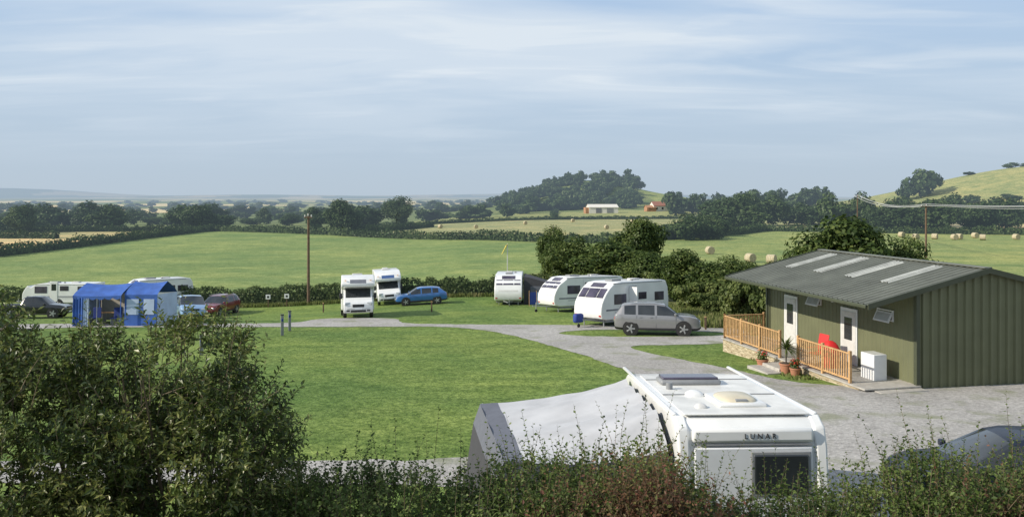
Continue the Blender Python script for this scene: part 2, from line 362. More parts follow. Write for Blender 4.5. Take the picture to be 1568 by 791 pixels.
# ---------------------------------------------------------------- ground
angs=np.radians(np.concatenate([np.linspace(-180,-62,30)[:-1],np.linspace(-62,62,560),np.linspace(62,180,30)[1:]]))
rad=np.concatenate([[.5,1.5],np.arange(2.5,12,.5),np.arange(12,90,.4),90*1.022**np.arange(0,228)])
Rr,Aa=np.meshgrid(rad,angs,indexing='ij'); X=Rr*np.sin(Aa); Y=Rr*np.cos(Aa); Z=g(X,Y)
nr,na=Rr.shape
vi=np.arange(nr*na).reshape(nr,na)
F=np.stack([vi[:-1,:-1],vi[:-1,1:],vi[1:,1:],vi[1:,:-1]],-1).reshape(-1,4)[:,::-1]
me=np_mesh('ground',np.column_stack([X.ravel(),Y.ravel(),Z.ravel()]),F,[M['ground']],smooth=True)
def fieldcol(x,y):
    n=len(x); c=np.zeros((n,3))
    rng=np.random.default_rng(11)
    sd=np.column_stack([rng.uniform(-5500,5500,520),rng.uniform(0,1,520)**2*9500+250]); pal=np.array([(.16,.22,.09),(.20,.25,.11),(.13,.18,.08),(.58,.50,.29),(.30,.32,.17),(.62,.55,.34),(.15,.20,.09)])
    pc=pal[rng.integers(0,len(pal),520)]
    idx=np.zeros(n,int); best=np.full(n,1e18)
    for k in range(520):
        dd=(x-sd[k,0])**2+(y-sd[k,1])**2; m=dd<best; best[m]=dd[m]; idx[m]=k
    c[:]=pc[idx]
    s=x/np.maximum(y,1)
    def setc(mask,col): c[mask]=col
    setc((y<262)&(y>-1e9),(.195,.275,.098))
    edge=np.interp(x,[-97,-48,-20,4,22,40,75],[260,228,203,180,172,195,240])
    hay=(y>edge)&(x>-60)&(y<545)&(x<130)&(y>150)&(s>-.205)
    setc(hay,(.31,.33,.17))
    setc(hay&(y>370)&(x<30),(.24,.28,.12))
    setc(hay&(y>372)&(x>30),(.29,.32,.14))
    setc((x>22)&(y>90)&(y<edge+40)&(y<260),(.235,.30,.11))
    setc((x>60)&(y<262)&(y>100),(.25,.31,.115))
    setc((x<-97)&(y>150)&(y<212),(.60,.49,.27))
    setc((x<-97)&(y>=212)&(y<255),(.38,.36,.19))
    setc((y>600)&(y<900)&(x>112)&(x<260),(.25,.31,.12))
    setc((x>200)&(y>380)&(y<640),(.29,.32,.15))
    setc((y<76.5)&(y>-60),(.142,.220,.056))
    setc((x>11)&(y>47)&(y<76),(.19,.22,.09))
    setc((x>1)&(y>72)&(y<100)&(x<30),(.21,.22,.10))
    setc((y<10),(.09,.11,.045))
    return c
cc=fieldcol(X.ravel(),Y.ravel())
at=me.color_attributes.new('Col','FLOAT_COLOR','POINT'); at.data.foreach_set('color',np.column_stack([cc,np.ones(len(cc))]).astype(np.float32).ravel())
add('ground',me)
# ---------------------------------------------------------------- gravel path
def smooth_loop(p,step=.3,jit=.07,seed=0):
    p=np.array(p,float)
    for _ in range(2):
        q=np.roll(p,-1,0); p=np.stack([p*.75+q*.25,p*.25+q*.75],1).reshape(-1,2)
    out=[]
    for a,b in zip(p,np.roll(p,-1,0)):
        n=max(1,int(np.linalg.norm(b-a)/step))
        for i in range(n): out.append(a+(b-a)*i/n)
    out=np.array(out)
    j=np.array([[mnoise.noise((x*1.3,y*1.3,seed)),mnoise.noise((x*1.3,y*1.3,seed+9))] for x,y in out])
    j2=np.array([[mnoise.noise((x*5,y*5,seed)),mnoise.noise((x*5,y*5,seed+9))] for x,y in out])
    return out+j*jit*2.5+j2*jit
outer=[(-38,50.2),(-20,50.6),(-13.4,50.7),(-13.2,54.3),(-7.5,54.3),(-7.2,50.5),(-2.6,50.1),(2.6,49.8),(6,49.6),(12,48.6),(13.6,47.8),(13.4,44.4),(12.2,43.4),(11.2,41),(8,40.5),(5.6,40.2),
       (6.2,38),(7.3,36.1),(9.2,32.7),(10.2,30.3),(11.4,29.5),(12.6,29.2),(13.5,29.2),(22,30.5),(36,32),(36,12.6),(14,12.4),(1.5,12.5),(.9,17.2),(-3,17.6),(-13,17.7),(-38,18)]
isl=[(-34,48.4),(-13.6,48.7),(-6,48.9),(-3.7,48.8),(-.9,46.3),(1.5,41.4),(3.2,37.1),(4.5,33.6),(5.3,30.7),(5.4,29),(4.6,27),(2.6,23),(.8,20.4),(-1,19.6),(-6,19.4),(-15,19.4),(-34,19.6)]
ton=[(2.4,45.8),(4.5,47.3),(8,47.2),(12,46.2),(12.2,44.5),(9,44.0),(5.9,43.8),(3.4,44.3)]
loops=[smooth_loop(outer,seed=1),smooth_loop(isl,seed=2),smooth_loop(ton,seed=3)]
vl=[[Vector((a,b,0)) for a,b in l] for l in loops]
tris=tessellate_polygon(vl)
allp=np.vstack(loops); vz=np.column_stack([allp,g(allp[:,0],allp[:,1])+.015])
add('gravel_path',np_mesh('gravel_path',vz,np.array(tris),[M['gravel']]))
# ---------------------------------------------------------------- assembly
class Asm:
    def __init__(s,name,x,y,hd,tilt=True,z=None):
        s.o=bpy.data.objects.new(name,None); s.o.empty_display_size=.3; COL.objects.link(s.o)
        zz=gz(x,y) if z is None else z
        if tilt:
            e=.5; n=Vector((-(gz(x+e,y)-gz(x-e,y)),-(gz(x,y+e)-gz(x,y-e)),2*e)).normalized()
        else: n=Vector((0,0,1))
        h=Vector((math.cos(hd),math.sin(hd),0)); Yv=n.cross(h).normalized(); Xv=Yv.cross(n)
        m=Matrix((Xv,Yv,n)).transposed().to_4x4(); m.translation=Vector((x,y,zz+.012)); s.o.matrix_world=m
    def raw(s,name,v,f,mats,mi=None,bev=0,smooth=False,seg=2):
        me=bpy.data.meshes.new(name); me.from_pydata([tuple(map(float,a)) for a in v],[],[tuple(map(int,a)) for a in f])
        for m in (mats if isinstance(mats,list) else [mats]): me.materials.append(m)
        if mi is not None: me.polygons.foreach_set('material_index',mi)
        me.update()
        import bmesh
        bm=bmesh.new(); bm.from_mesh(me); bmesh.ops.recalc_face_normals(bm,faces=bm.faces); bm.to_mesh(me); bm.free()
        if smooth or bev:
            me.polygons.foreach_set('use_smooth',[True]*len(me.polygons))
            try: me.set_sharp_from_angle(angle=math.radians(40))
            except Exception: pass
        o=bpy.data.objects.new(name,me); COL.objects.link(o); o.parent=s.o
        if bev:
            b=o.modifiers.new('bevel','BEVEL'); b.width=bev; b.segments=seg; b.limit_method='ANGLE'; b.angle_limit=math.radians(28)
        return o
    def box(s,name,c,d,mat,bev=.01,rot=None):
        x,y,z=d[0]/2,d[1]/2,d[2]/2
        v=[Vector((a*x,b*y,e*z)) for a in(-1,1) for b in(-1,1) for e in(-1,1)]
        if rot:
            rm=Matrix.Rotation(rot[1],3,rot[0]); v=[rm@q for q in v]
        v=[q+Vector(c) for q in v]
        return s.raw(name,v,[(0,1,3,2),(4,6,7,5),(0,4,5,1),(2,3,7,6),(0,2,6,4),(1,5,7,3)],mat,bev=bev)
    def prof(s,name,pts,y0,y1,mat,bev=.05,seg=3):
        n=len(pts); v=[(a,y0,b) for a,b in pts]+[(a,y1,b) for a,b in pts]
        f=[tuple(range(n)),tuple(range(2*n-1,n-1,-1))]+[(i,(i+1)%n,n+(i+1)%n,n+i) for i in range(n)]
        return s.raw(name,v,f,mat,bev=bev,seg=seg)
    def panel(s,name,p,q,y0,y1,mat,t=.02,bev=.008):
        d=Vector((q[0]-p[0],q[1]-p[1])).normalized(); n=Vector((d[1],-d[0]))
        if (n.x*(1 if (p[0]+q[0])>0 else -1))<0: n=-n
        pts=[(p[0]-n.x*.03,p[1]-n.y*.03),(q[0]-n.x*.03,q[1]-n.y*.03),(q[0]+n.x*t,q[1]+n.y*t),(p[0]+n.x*t,p[1]+n.y*t)]
        return s.prof(name,pts,y0,y1,mat,bev=bev,seg=1)
    def cyl(s,name,c,axis,r,h,mat,k=24,r2=None,bev=0):
        r2=r if r2 is None else r2; ax=Vector(axis).normalized(); a=ax.orthogonal().normalized(); b=ax.cross(a); v=[]
        for sg,rr in((-.5,r),(.5,r2)):
            for i in range(k):
                t=i*2*math.pi/k; v.append(Vector(c)+ax*h*sg+(a*math.cos(t)+b*math.sin(t))*rr)
        f=[tuple(range(k)),tuple(range(2*k-1,k-1,-1))]+[(i,(i+1)%k,k+(i+1)%k,k+i) for i in range(k)]
        return s.raw(name,v,f,mat,smooth=True,bev=bev)
    def wheel(s,x,y,r,w=.22,mat='alloy',sp=5):
        sg=1 if y>0 else -1
        s.cyl('tyre',(x,y-sg*w/2,r),(0,1,0),r,w,M['tyre'],28,bev=.02)
        s.cyl('rim',(x,y-sg*w/2+sg*.008,r),(0,1,0),r*.66,w,M['black'],20)
        s.cyl('rim_lip',(x,y-sg*w/2+sg*.012,r),(0,1,0),r*.22,w,M[mat],12)
        for i in range(sp):
            a=i*2*math.pi/sp+.3; s.box('spoke',(x+math.sin(a)*r*.36,y+sg*.008,r+math.cos(a)*r*.36),(r*.2,.02,r*.62),M[mat],.005,rot=('Y',a))
def caravan(name,x,y,hd,L=6.3,H=2.6,W=2.28,twin=False,stripe='stripe',side=1,door=True,z=None,opendoor=False):
    A=Asm(name,x,y,hd,z=z); h=L/2; w=W/2
    P=[(-h+.15,.42),(-h+.02,.75),(-h,1.5),(-h+.08,2.2),(-h+.3,H-.06),(-h+.7,H),(h-1.9,H),(h-1.25,H-.08),(h-.8,H-.38),(h-.5,2.0),(h-.28,1.72),(h-.1,1.42),(h-.03,1.18),(h,.8),(h-.12,.5),(h-.5,.42)]
    A.prof('body_shell',P,-w,w,M['white'],.06)
    A.box('underskirt',(0,0,.36),(L-1.2,W-.2,.2),M['grey'])
    a,b=(h-.80,H-.38),(h-.28,1.72)
    def lp(t): return (a[0]+(b[0]-a[0])*t,a[1]+(b[1]-a[1])*t)
    for y0,y1 in((-w+.14,-.48),(-.42,.42),(.48,w-.14)): A.panel('front_window',lp(.06),lp(.98),y0,y1,M['acryl'],.045)
    A.panel('front_sunroof',(h-1.2,H-.09),(h-.86,H-.33),-.55,.55,M['acryl'],.015)
    A.panel('front_locker',(h-.23,1.6),(h-.04,1.22),-.8,.8,M['offwhite'],.02)
    for sg in(-1,1):
        A.box('head_marker_lamp',(h-.06,sg*(w-.16),.68),(.06,.18,.1),M['redl'])
        A.box('stripe',(0,sg*(w+.001),1.0),(L-.9,.012,.10),M[stripe],.003)
        A.box('stripe_thin',(-.4,sg*(w+.001),.84),(L-1.7,.012,.035),M[stripe],.002)
        A.box('awning_rail',(-.2,sg*(w-.01),H-.1),(L-1.8,.05,.04),M['grey'],.01)
        A.box('side_window',(h-1.75,sg*(w+.004),1.62),(1.15,.03,.62),M['acryl'],.03)
        A.box('rear_side_window',(-h+1.0,sg*(w+.004),1.66),(.95,.03,.55),M['acryl'],.03)
        xs=[-.45,.35] if twin else [-.1]
        for q in xs:
            A.cyl('wheel_arch',(q,sg*(w-.1),.36),(0,1,0),.43,.215,M['black'],24); A.wheel(q,sg*(w+.02),.33,.2,'offwhite')
    s_=side
    if door:
        A.box('door_frame',(h-2.95,s_*(w+.004),1.45),(.74,.03,1.9),M['offwhite'],.03)
        A.box('door',(h-2.95,s_*(w+.012),1.45),(.66,.03,1.82),M['black'] if opendoor else M['white'],.03)  # when open, the shade inside the doorway is painted as a black panel
        A.box('door_window',(h-2.95,s_*(w+.022),1.85),(.44,.03,.6),M['glass'],.03)
        A.box('door_step',(h-2.95,s_*(w+.3),.2),(.5,.35,.2),M['black'])
        A.box('kitchen_window',(h-3.9,s_*(w+.004),1.75),(.8,.03,.45),M['acryl'],.03)
        if opendoor: A.box('open_door_leaf',(h-2.6,s_*(w+.33),1.45),(.05,.62,1.8),M['white'],.02)
    A.box('rear_window',(-h+.0,0,1.75),(.06,1.3,.5),M['acryl'],.03)
    for sg in(-1,1): A.box('tail_lamp',(-h-.005,sg*(w-.17),.85),(.05,.14,.4),M['redl'],.02)
    A.box('number_plate',(-h-.01,0,.7),(.04,.52,.11),M['plate'],.003)
    A.box('roof_light',(-h+2.2,0,H+.05),(.7,.5,.1),M['offwhite'],.03)
    A.box('roof_light_front',(h-2.4,0,H+.05),(.9,.6,.1),M['grey'],.03)
    A.cyl('roof_vent',(-.3,.5,H+.05),(0,0,1),.1,.1,M['grey'],12)
    for sg in(-1,1): A.raw('a_frame',[(h-.4,sg*.5,.38),(h-.4,sg*.44,.38),(h+1.15,sg*.03,.42),(h+1.15,sg*.0,.42),(h-.4,sg*.5,.46),(h-.4,sg*.44,.46),(h+1.15,sg*.03,.5),(h+1.15,sg*.0,.5)],[(0,1,2,3),(4,5,6,7),(0,1,5,4),(2,3,7,6),(1,2,6,5),(0,3,7,4)],M['steel'])
    A.cyl('jockey_wheel',(h+.9,.12,.12),(0,1,0),.11,.06,M['tyre'],12); A.cyl('jockey_post',(h+.9,.12,.42),(0,0,1),.03,.6,M['steel'],8)
    for sx in(-1,1):
        for sg in(-1,1): A.box('corner_steady',(sx*(h-.6),sg*.8,.2),(.06,.06,.42),M['steel'],.005)
    return A
def motorhome(name,x,y,hd,H=2.9,deco='stripe'):
    A=Asm(name,x,y,hd); w=1.13
    P=[(-3.2,.45),(-3.25,1.6),(-3.2,H-.15),(-3.0,H-.02),(.6,H),(1.5,H-.04),(2.15,H-.3),(2.42,H-.62),(2.38,H-.82),(2.0,H-.92),(1.45,1.96),(1.25,1.9),(1.15,.45)]
    A.prof('habitation_body',P,-w,w,M['white'],.07)
    C=[(1.0,.42),(1.0,1.98),(1.55,1.99),(2.35,1.32),(2.95,1.08),(3.10,.92),(3.14,.5),(3.05,.32),(1.2,.32)]
    A.prof('cab',C,-.98,.98,M['white'],.07)
    A.panel('windscreen',(1.62,1.93),(2.33,1.335),-.84,.84,M['glass'],.02)
    for sg in(-1,1):
        A.raw('cab_side_window',[(1.25,sg*.99,1.3),(2.15,sg*.99,1.3),(1.6,sg*.99,1.83),(1.25,sg*.99,1.83),(1.25,sg*.96,1.3),(2.15,sg*.96,1.3),(1.6,sg*.96,1.83),(1.25,sg*.96,1.83)],[(0,1,2,3),(4,5,6,7),(0,1,5,4),(1,2,6,5),(2,3,7,6),(3,0,4,7)],M['glass'])
        A.box('headlamp',(3.03,sg*.74,.93),(.16,.36,.22),M['lamp'],.04,rot=('Z',-sg*.25))
        A.box('fog_lamp',(3.13,sg*.68,.48),(.05,.22,.1),M['black'],.01)
        A.box('mirror',(2.0,sg*1.16,1.45),(.12,.2,.38),M['black'],.03); A.box('mirror_arm',(1.95,sg*1.03,1.4),(.06,.14,.05),M['black'])
        for q in(-1.9,2.35):
            yy=w if q<0 else .98
            A.cyl('wheel_arch',(q,sg*(yy-.1),.42),(0,1,0),.44,.215,M['black'],24); A.wheel(q,sg*(yy+.02),.35,.22,'grey')
        A.box('side_window',(-1.9,sg*(w+.004),1.8),(1.1,.03,.5),M['acryl'],.03); A.box('luton_window',(1.4,sg*(w+.004),H-.45),(.5,.03,.28),M['acryl'],.03)
        A.box('stripe',(-1.0,sg*(w+.002),1.05),(4,.012,.09),M[deco],.003)
        A.box('marker',(2.32,sg*.85,H-.38),(.1,.12,.04),M['amber'],.01)
    A.box('grille',(3.08,0,.8),(.10,.78,.2),M['black'],.02); A.box('grille_lower',(3.13,0,.45),(.06,1.0,.14),M['black'],.01)
    A.box('number_plate',(3.17,0,.58),(.02,.5,.1),M['whitep'],.003)
    A.box('bumper',(3.10,0,.6),(.1,1.5,.03),M['grey'],.01)
    for sg in(-1,1): A.box('wiper',(2.0,sg*.35,1.645),(.02,.5,.015),M['black'],.002)
    A.panel('luton_decal',(2.18,H-.34),(2.40,H-.6),-.55,.55,M[deco],.008)
    A.box('roof_light',(-.6,0,H+.05),(.7,.7,.1),M['offwhite'],.03); A.box('roof_box',(-2.2,0,H+.05),(.5,.5,.1),M['offwhite'],.03)
    A.box('door',(-.2,-w-.008,1.4),(.62,.03,1.8),M['offwhite'],.03)
    return A
def car(name,x,y,hd,paint,kind='suv',sc_=1,z=None):
    A=Asm(name,x,y,hd,z=z); p=M[paint]
    if kind=='suv':
        st=[(-2.24,.50,.78,.82,.70,.74,.70),(-2.20,.34,.98,1.04,.82,.84,.78),(-2.12,.30,1.08,1.14,.86,.88,.76),(-1.86,.28,1.09,1.54,.89,.91,.66),(-1.70,.28,1.09,1.62,.9,.915,.68),(-1.1,.26,1.08,1.67,.905,.92,.70),(-.98,.26,1.08,1.67,.905,.92,.70),
            (-.12,.26,1.06,1.67,.905,.92,.70),(.0,.26,1.06,1.665,.905,.92,.70),(.42,.26,1.05,1.61,.905,.92,.69),(1.12,.26,1.03,1.08,.905,.91,.76),(1.7,.27,1.0,1.04,.9,.89,.76),(2.05,.28,.90,.95,.86,.84,.7),(2.2,.32,.76,.80,.78,.76,.66),(2.25,.42,.62,.66,.70,.68,.6)]
        side=[4,6,8,9]; scr=[2,9]; wx=(-1.38,1.36); r=.35; wy=.905
    elif kind=='hatch':
        st=[(-2.2,.45,.7,.74,.68,.72,.66),(-2.15,.32,.88,.92,.80,.82,.72),(-2.05,.28,.96,1.0,.84,.86,.7),(-1.6,.26,.97,1.36,.87,.89,.62),(-1.45,.26,.97,1.40,.88,.9,.64),(-.95,.24,.96,1.46,.885,.9,.66),(-.85,.24,.96,1.46,.885,.9,.66),
            (-.05,.24,.94,1.47,.885,.9,.66),(.05,.24,.94,1.465,.885,.9,.66),(.35,.24,.93,1.41,.885,.9,.65),(1.15,.24,.9,.95,.88,.88,.74),(1.7,.25,.84,.88,.87,.86,.72),(2.02,.26,.74,.78,.83,.8,.66),(2.15,.3,.62,.66,.76,.74,.62),(2.2,.4,.54,.57,.68,.66,.56)]
        side=[4,6,8,9]; scr=[2,9]; wx=(-1.32,1.32); r=.32; wy=.885
    elif kind=='van':
        st=[(-2.4,.5,.9,1.0,.85,.88,.8),(-2.38,.35,1.15,1.3,.92,.93,.82),(-2.32,.32,1.17,1.78,.94,.94,.8),(-2.2,.3,1.17,1.9,.95,.95,.8),(-1.2,.3,1.17,1.95,.95,.95,.82),(-1.08,.3,1.17,1.95,.95,.95,.82),
            (.1,.3,1.15,1.95,.95,.95,.82),(.25,.3,1.15,1.95,.95,.95,.82),(.85,.3,1.14,1.86,.95,.95,.80),(1.72,.3,1.12,1.2,.95,.94,.84),(2.1,.3,1.02,1.08,.93,.9,.8),(2.32,.3,.86,.92,.88,.85,.74),(2.42,.4,.65,.7,.8,.78,.7)]
        side=[3,5,7,8]; scr=[1,8]; wx=(-1.5,1.55); r=.34; wy=.95
    else:
        st=[(-2.55,.5,.95,1.0,.82,.86,.84),(-2.5,.42,1.08,1.10,.88,.9,.86),(-.9,.4,1.08,1.10,.9,.91,.87),(-.88,.4,1.08,1.13,.9,.91,.78),(-.72,.4,1.1,1.66,.9,.91,.66),(-.5,.4,1.1,1.74,.9,.91,.68),(-.0,.4,1.1,1.76,.9,.91,.69),(.1,.4,1.1,1.76,.9,.91,.69),(.6,.4,1.09,1.72,.9,.91,.68),(1.25,.4,1.08,1.14,.9,.9,.78),
            (2.1,.4,1.02,1.06,.88,.87,.76),(2.45,.42,.9,.95,.84,.82,.7),(2.55,.5,.75,.8,.78,.75,.65)]
        side=[4,5,7,8]; scr=[3,8]; wx=(-1.65,1.6); r=.39; wy=.9
    V=[];Fc=[];mi=[]; n=len(st)
    for (X_,zl,zb,zt,wl,wb,wt) in st:
        half=[(0,zl),(wl*.9,zl),(wl,zl+.12),(wb+.012,(zl+zb)/2+.1),(wb*.985,zb),(wt+(wb-wt)*.12,zb+(zt-zb)*.84),(wt*.86,zt-.012),(0,zt+.015)]
        ring=half+[(-a,b) for a,b in half[-2:0:-1]]
        V+=[(X_*sc_,a*sc_,b*sc_) for a,b in ring]
    k=14
    for i in range(n-1):
        for j in range(k):
            Fc.append((i*k+j,i*k+(j+1)%k,(i+1)*k+(j+1)%k,(i+1)*k+j))
            jj=j if j<7 else 13-j
            m=0
            if jj==4 and i in side: m=1
            if jj in(5,6) and i in scr: m=1
            if jj<=1: m=2
            mi.append(m)
    Fc.append(tuple(range(k))); mi.append(0); Fc.append(tuple(range((n-1)*k,n*k))); mi.append(0)
    A.raw('body_shell',V,Fc,[p,M['glass'],M['black']],mi,bev=.012,smooth=True,seg=2)
    s=sc_; xf=st[-1][0]*s; xr=st[0][0]*s
    zh=st[-2][2]*s; zt=st[1][2]*s
    for sg in(-1,1):
        for q in wx:
            A.cyl('wheel_arch',(q*s,sg*(wy-.1)*s,(r+.02)*s),(0,1,0),(r+.07)*s,.235*s,M['black'],28); A.wheel(q*s,sg*(wy+.025)*s,r*s,.22)
        A.box('headlamp',(xf-.10*s,sg*.62*s,zh-.02),(.12,.3,.13),M['lamp'],.03,rot=('Z',-sg*.35))
        A.box('tail_lamp',(xr+.07*s,sg*.68*s,zt-.1),(.1,.24,.16),M['redl'],.03,rot=('Z',sg*.3))
        A.box('door_mirror',(.95*s if kind!='van' else 1.35,sg*(wy+.1)*s,st[9][2]*s+.06),(.12,.18,.14),p,.03)
        A.box('sill',(0,sg*(wy+.004)*s,.34*s),((wx[1]-wx[0]-.85)*s,.03,.12),M['black'],.01)
        for dx in(-.05,.98 if kind!='van' else .9,-1.05):
            A.box('door_shut_line',(dx*s,sg*(wy+.0145)*s,.72*s),(.012,.008,.62*s),M['black'],.001)
        for dx in(-.3,-.85): A.box('door_handle',((dx+.0)*s,sg*(wy+.025)*s,.95*s),(.16,.03,.03),p,.008)
        if kind in('suv',): A.box('roof_rail',(-.5*s,sg*.64*s,1.685*s),(1.9,.03,.03),M['alloy'],.01)
    A.box('grille',(xf-.03*s,0,zh-.03),(.1,.75,.12),M['black'],.02); A.box('lower_grille',(xf-.0,0,.42*s),(.08,1.0,.12),M['black'],.02)
    A.box('front_plate',(xf+.03,0,.52*s),(.02,.5,.1),M['whitep'],.003); A.box('rear_plate',(xr-.02,0,.72*s),(.03,.5,.1),M['plate'],.003)
    A.box('rear_bumper',(xr+.05,0,.48*s),(.12,1.3,.14),M['black'],.03)
    if kind=='pickup': A.box('load_bed',(-1.7,0,1.095),(1.45,1.5,.03),M['black'],.005)
    return A
def toward(x,y,off=0): return math.atan2(-y,-x)+off
motorhome('motorhome',-11.0,57.2,toward(-11,57.2,.02))
motorhome('motorhome',-11.2,72.5,toward(-11.2,72.5,.06),2.85,'bstripe')
car('parked_car',8.15,45.2,math.radians(-9),'silver','suv',1.05)
car('parked_car',-7.8,69.0,math.radians(190),'blue','hatch',1.0)
car('parked_car',-25.0,68.5,toward(-25,68.5,-.5),'red','suv')
car('van',-24.9,62,toward(-24.9,62,.12),'paleblue','van')
car('pickup_truck',-38.8,65.5,math.radians(8),'blackp','pickup')
car('parked_car',10.0,15.9,math.radians(172),'navy','hatch',1.05)
ca=caravan('caravan',7.05,51.2,math.radians(180+42),6.6,2.68,side=1,opendoor=True)
ca.box('hitch_cover',(4.1,0,.55),(.7,.35,.55),M['bluef'],.12)
caravan('caravan',5.3,61.0,math.radians(180+30),6.5,2.58,side=1)
caravan('caravan',-.2,69,math.radians(270-2),6.0,2.5)
caravan('caravan',-41.8,75,math.radians(180),6.6,2.2,side=1)
caravan('caravan',-33.2,75,math.radians(222),6.0,2.6,side=1,stripe='bstripe')
# ---- near caravan (rear towards us)
nc=Asm('caravan',3.62,15.25,math.radians(92)); A=nc; h=2.95; w=1.15; H=2.6
P=[(-h+.10,.42),(-h+.0,.6),(-h-.02,1.5),(-h+.02,2.1),(-h+.08,2.42),(-h+.22,2.54),(-h+.55,H),(h-2.1,H),(h-1.35,H-.08),(h-.8,H-.38),(h-.28,1.72),(h-.03,1.18),(h,.8),(h-.12,.5),(h-.5,.42)]
A.prof('body_shell',P,-w,w,M['white'],.07,4)
A.box('underskirt',(0,0,.36),(4.7,2.1,.2),M['grey'])
for sg in(-1,1):
    A.prof('rear_corner_moulding',[(-h-.06,.6),(-h-.07,1.5),(-h-.03,2.15),(-h+.05,2.44),(-h+.30,2.60),(-h+.34,2.5),(-h+.1,2.1),(-h+.06,.6)],sg*(w-.17) if sg>0 else -w-.015,w+.015 if sg>0 else -(w-.17),M['white'],.035,3)
    A.box('side_rail',(-.3,sg*(w-.02),2.585),(4.6,.07,.05),M['white'],.02)
    A.box('side_window',(1.2,sg*(w+.004),1.62),(1.15,.03,.62),M['acryl'],.03); A.box('rear_side_window',(-1.9,sg*(w+.004),1.66),(.95,.03,.55),M['acryl'],.03)
    A.cyl('wheel_arch',(-.1,sg*(w-.1),.36),(0,1,0),.43,.215,M['black'],24); A.wheel(-.1,sg*(w+.02),.33,.2,'offwhite')
    A.box('tail_lamp',(-h-.08,sg*(w-.10),1.0),(.05,.12,.5),M['redl'],.02)
A.box('rear_top_cowl',(-h-.0,0,2.34),(.12,1.9,.22),M['white'],.05)
A.box('rear_panel_recess_line',(-h-.03,0,2.2),(.03,1.84,.02),M['grey'],.004)
A.box('rear_panel_lower',(-h-.03,0,1.45),(.04,1.84,1.42),M['whitep'],.03)
A.box('rear_big_window',(-h-.055,-.42,1.76),(.05,.85,.60),M['glass'],.06); A.box('window_surround',(-h-.052,-.42,1.76),(.03,.93,.68),M['grey'],.05)
A.box('number_plate',(-h-.06,.2,.8),(.04,.52,.11),M['plate'],.003)
A.box('roof_sheet',(-.9,0,2.602),(3.6,2.0,.02),M['roofwhite'],.005)
A.box('roof_joint',(-1.15,0,2.618),(.04,2.0,.02),M['grey'],.004); A.box('roof_joint',(.35,0,2.618),(.03,2.0,.02),M['grey'],.004)
def dome(A,name,c,r,mat):
    v=[];f=[];K=20;J=6
    for j in range(J+1):
        t=j/J*math.pi/2
        for i in range(K):
            a=i*2*math.pi/K; v.append((c[0]+r[0]*math.cos(t)*math.copysign(abs(math.cos(a))**.6,math.cos(a)),c[1]+r[1]*math.cos(t)*math.copysign(abs(math.sin(a))**.6,math.sin(a)),c[2]+r[2]*math.sin(t)))
    for j in range(J):
        for i in range(K): f.append((j*K+i,j*K+(i+1)%K,(j+1)*K+(i+1)%K,(j+1)*K+i))
    A.raw(name,v,f,mat,smooth=True)
A.box('skylight_frame',(-1.75,-.1,2.64),(.95,.8,.07),M['white'],.03)
dome(A,'skylight_dome',(-1.75,-.1,2.67),(.40,.32,.09),M['beige'])
A.box('skylight_catch',(-2.1,-.1,2.70),(.08,.2,.04),M['grey'],.01)
A.box('roof_hatch_front',(.0,.25,2.66),(.5,1.15,.1),M['grey'],.04)
A.box('roof_hatch_glass',(.0,.25,2.73),(.42,1.05,.05),M['acryl'],.02)
dome(A,'tv_aerial_dome',(-1.2,.45,2.61),(.16,.16,.1),M['white']); A.cyl('aerial_base',(-.6,.75,2.66),(0,0,1),.06,.14,M['grey'],12)
dome(A,'mushroom_vent',(-2.2,.6,2.61),(.1,.1,.07),M['offwhite'])
A.box('a_frame',(h+.5,0,.42),(1.3,.12,.1),M['steel'])
fc=bpy.data.curves.new('lettering','FONT'); fc.body='L U N A R'; fc.size=.115; fc.extrude=.004; fc.align_x='CENTER'
fo=bpy.data.objects.new('lettering',fc); COL.objects.link(fo); fo.parent=nc.o; fo.location=(-h-.068,-.1,2.30); fo.rotation_euler=(math.pi/2,0,-math.pi/2); fc.materials.append(M['black'])
# awning
def grid_surf(A,name,fn,nu,nv,mat,solid=.0,smooth=True):
    v=[fn(i/nu,j/nv) for i in range(nu+1) for j in range(nv+1)]
    f=[(i*(nv+1)+j,i*(nv+1)+j+1,(i+1)*(nv+1)+j+1,(i+1)*(nv+1)+j) for i in range(nu) for j in range(nv)]
    return A.raw(name,v,f,mat,smooth=smooth)
aw=Asm('caravan_awning',0,0,0,tilt=False,z=0.0)
N1=(2.46,12.62,2.46);N2=(2.34,16.6,2.46);O1=(-.12,12.5,1.92);O2=(-.66,16.6,1.96)
def awr(u,v):
    a=[N1[i]*(1-v)+N2[i]*v for i in range(3)]; b=[O1[i]*(1-v)+O2[i]*v for i in range(3)]
    if v<.24: a[2]-=.46*(1-v/.24)**1.7
    p=[a[i]*(1-u)+b[i]*u for i in range(3)]
    sag=-.10*math.sin(math.pi*u)*(.6+.4*math.cos(v*math.pi*4))-.04*math.sin(v*math.pi*3)**2*u
    cre=.03*math.sin(v*34+u*9)*(1-u)**2+.012*math.sin(v*60+u*25)*(1-u)
    return (p[0],p[1],gz(0,p[1])+p[2]+sag+cre)
grid_surf(aw,'awning_roof',awr,30,60,M['awng'])
grid_surf(aw,'roof_edge_band',lambda u,v:tuple(q+(0,0,.006)[i] for i,q in enumerate(awr(.88+.12*u,v))),4,40,M['awnd'])
def fr(u,v,z0,z1,o0,o1):
    x=O1[0]*(1-v)+O2[0]*v; y=O1[1]*(1-v)+O2[1]*v; z=z0+(z1-z0)*u; o=o0+(o1-o0)*u
    return (x-o,y,gz(0,y)+(O1[2]*(1-v)+O2[2]*v)*z)
grid_surf(aw,'front_band',lambda u,v:fr(u,v,1,.80,.0,.14),4,12,M['awnd'])
grid_surf(aw,'front_wall',lambda u,v:fr(u,v,.80,0,.14,.38),4,12,M['awnblk'])
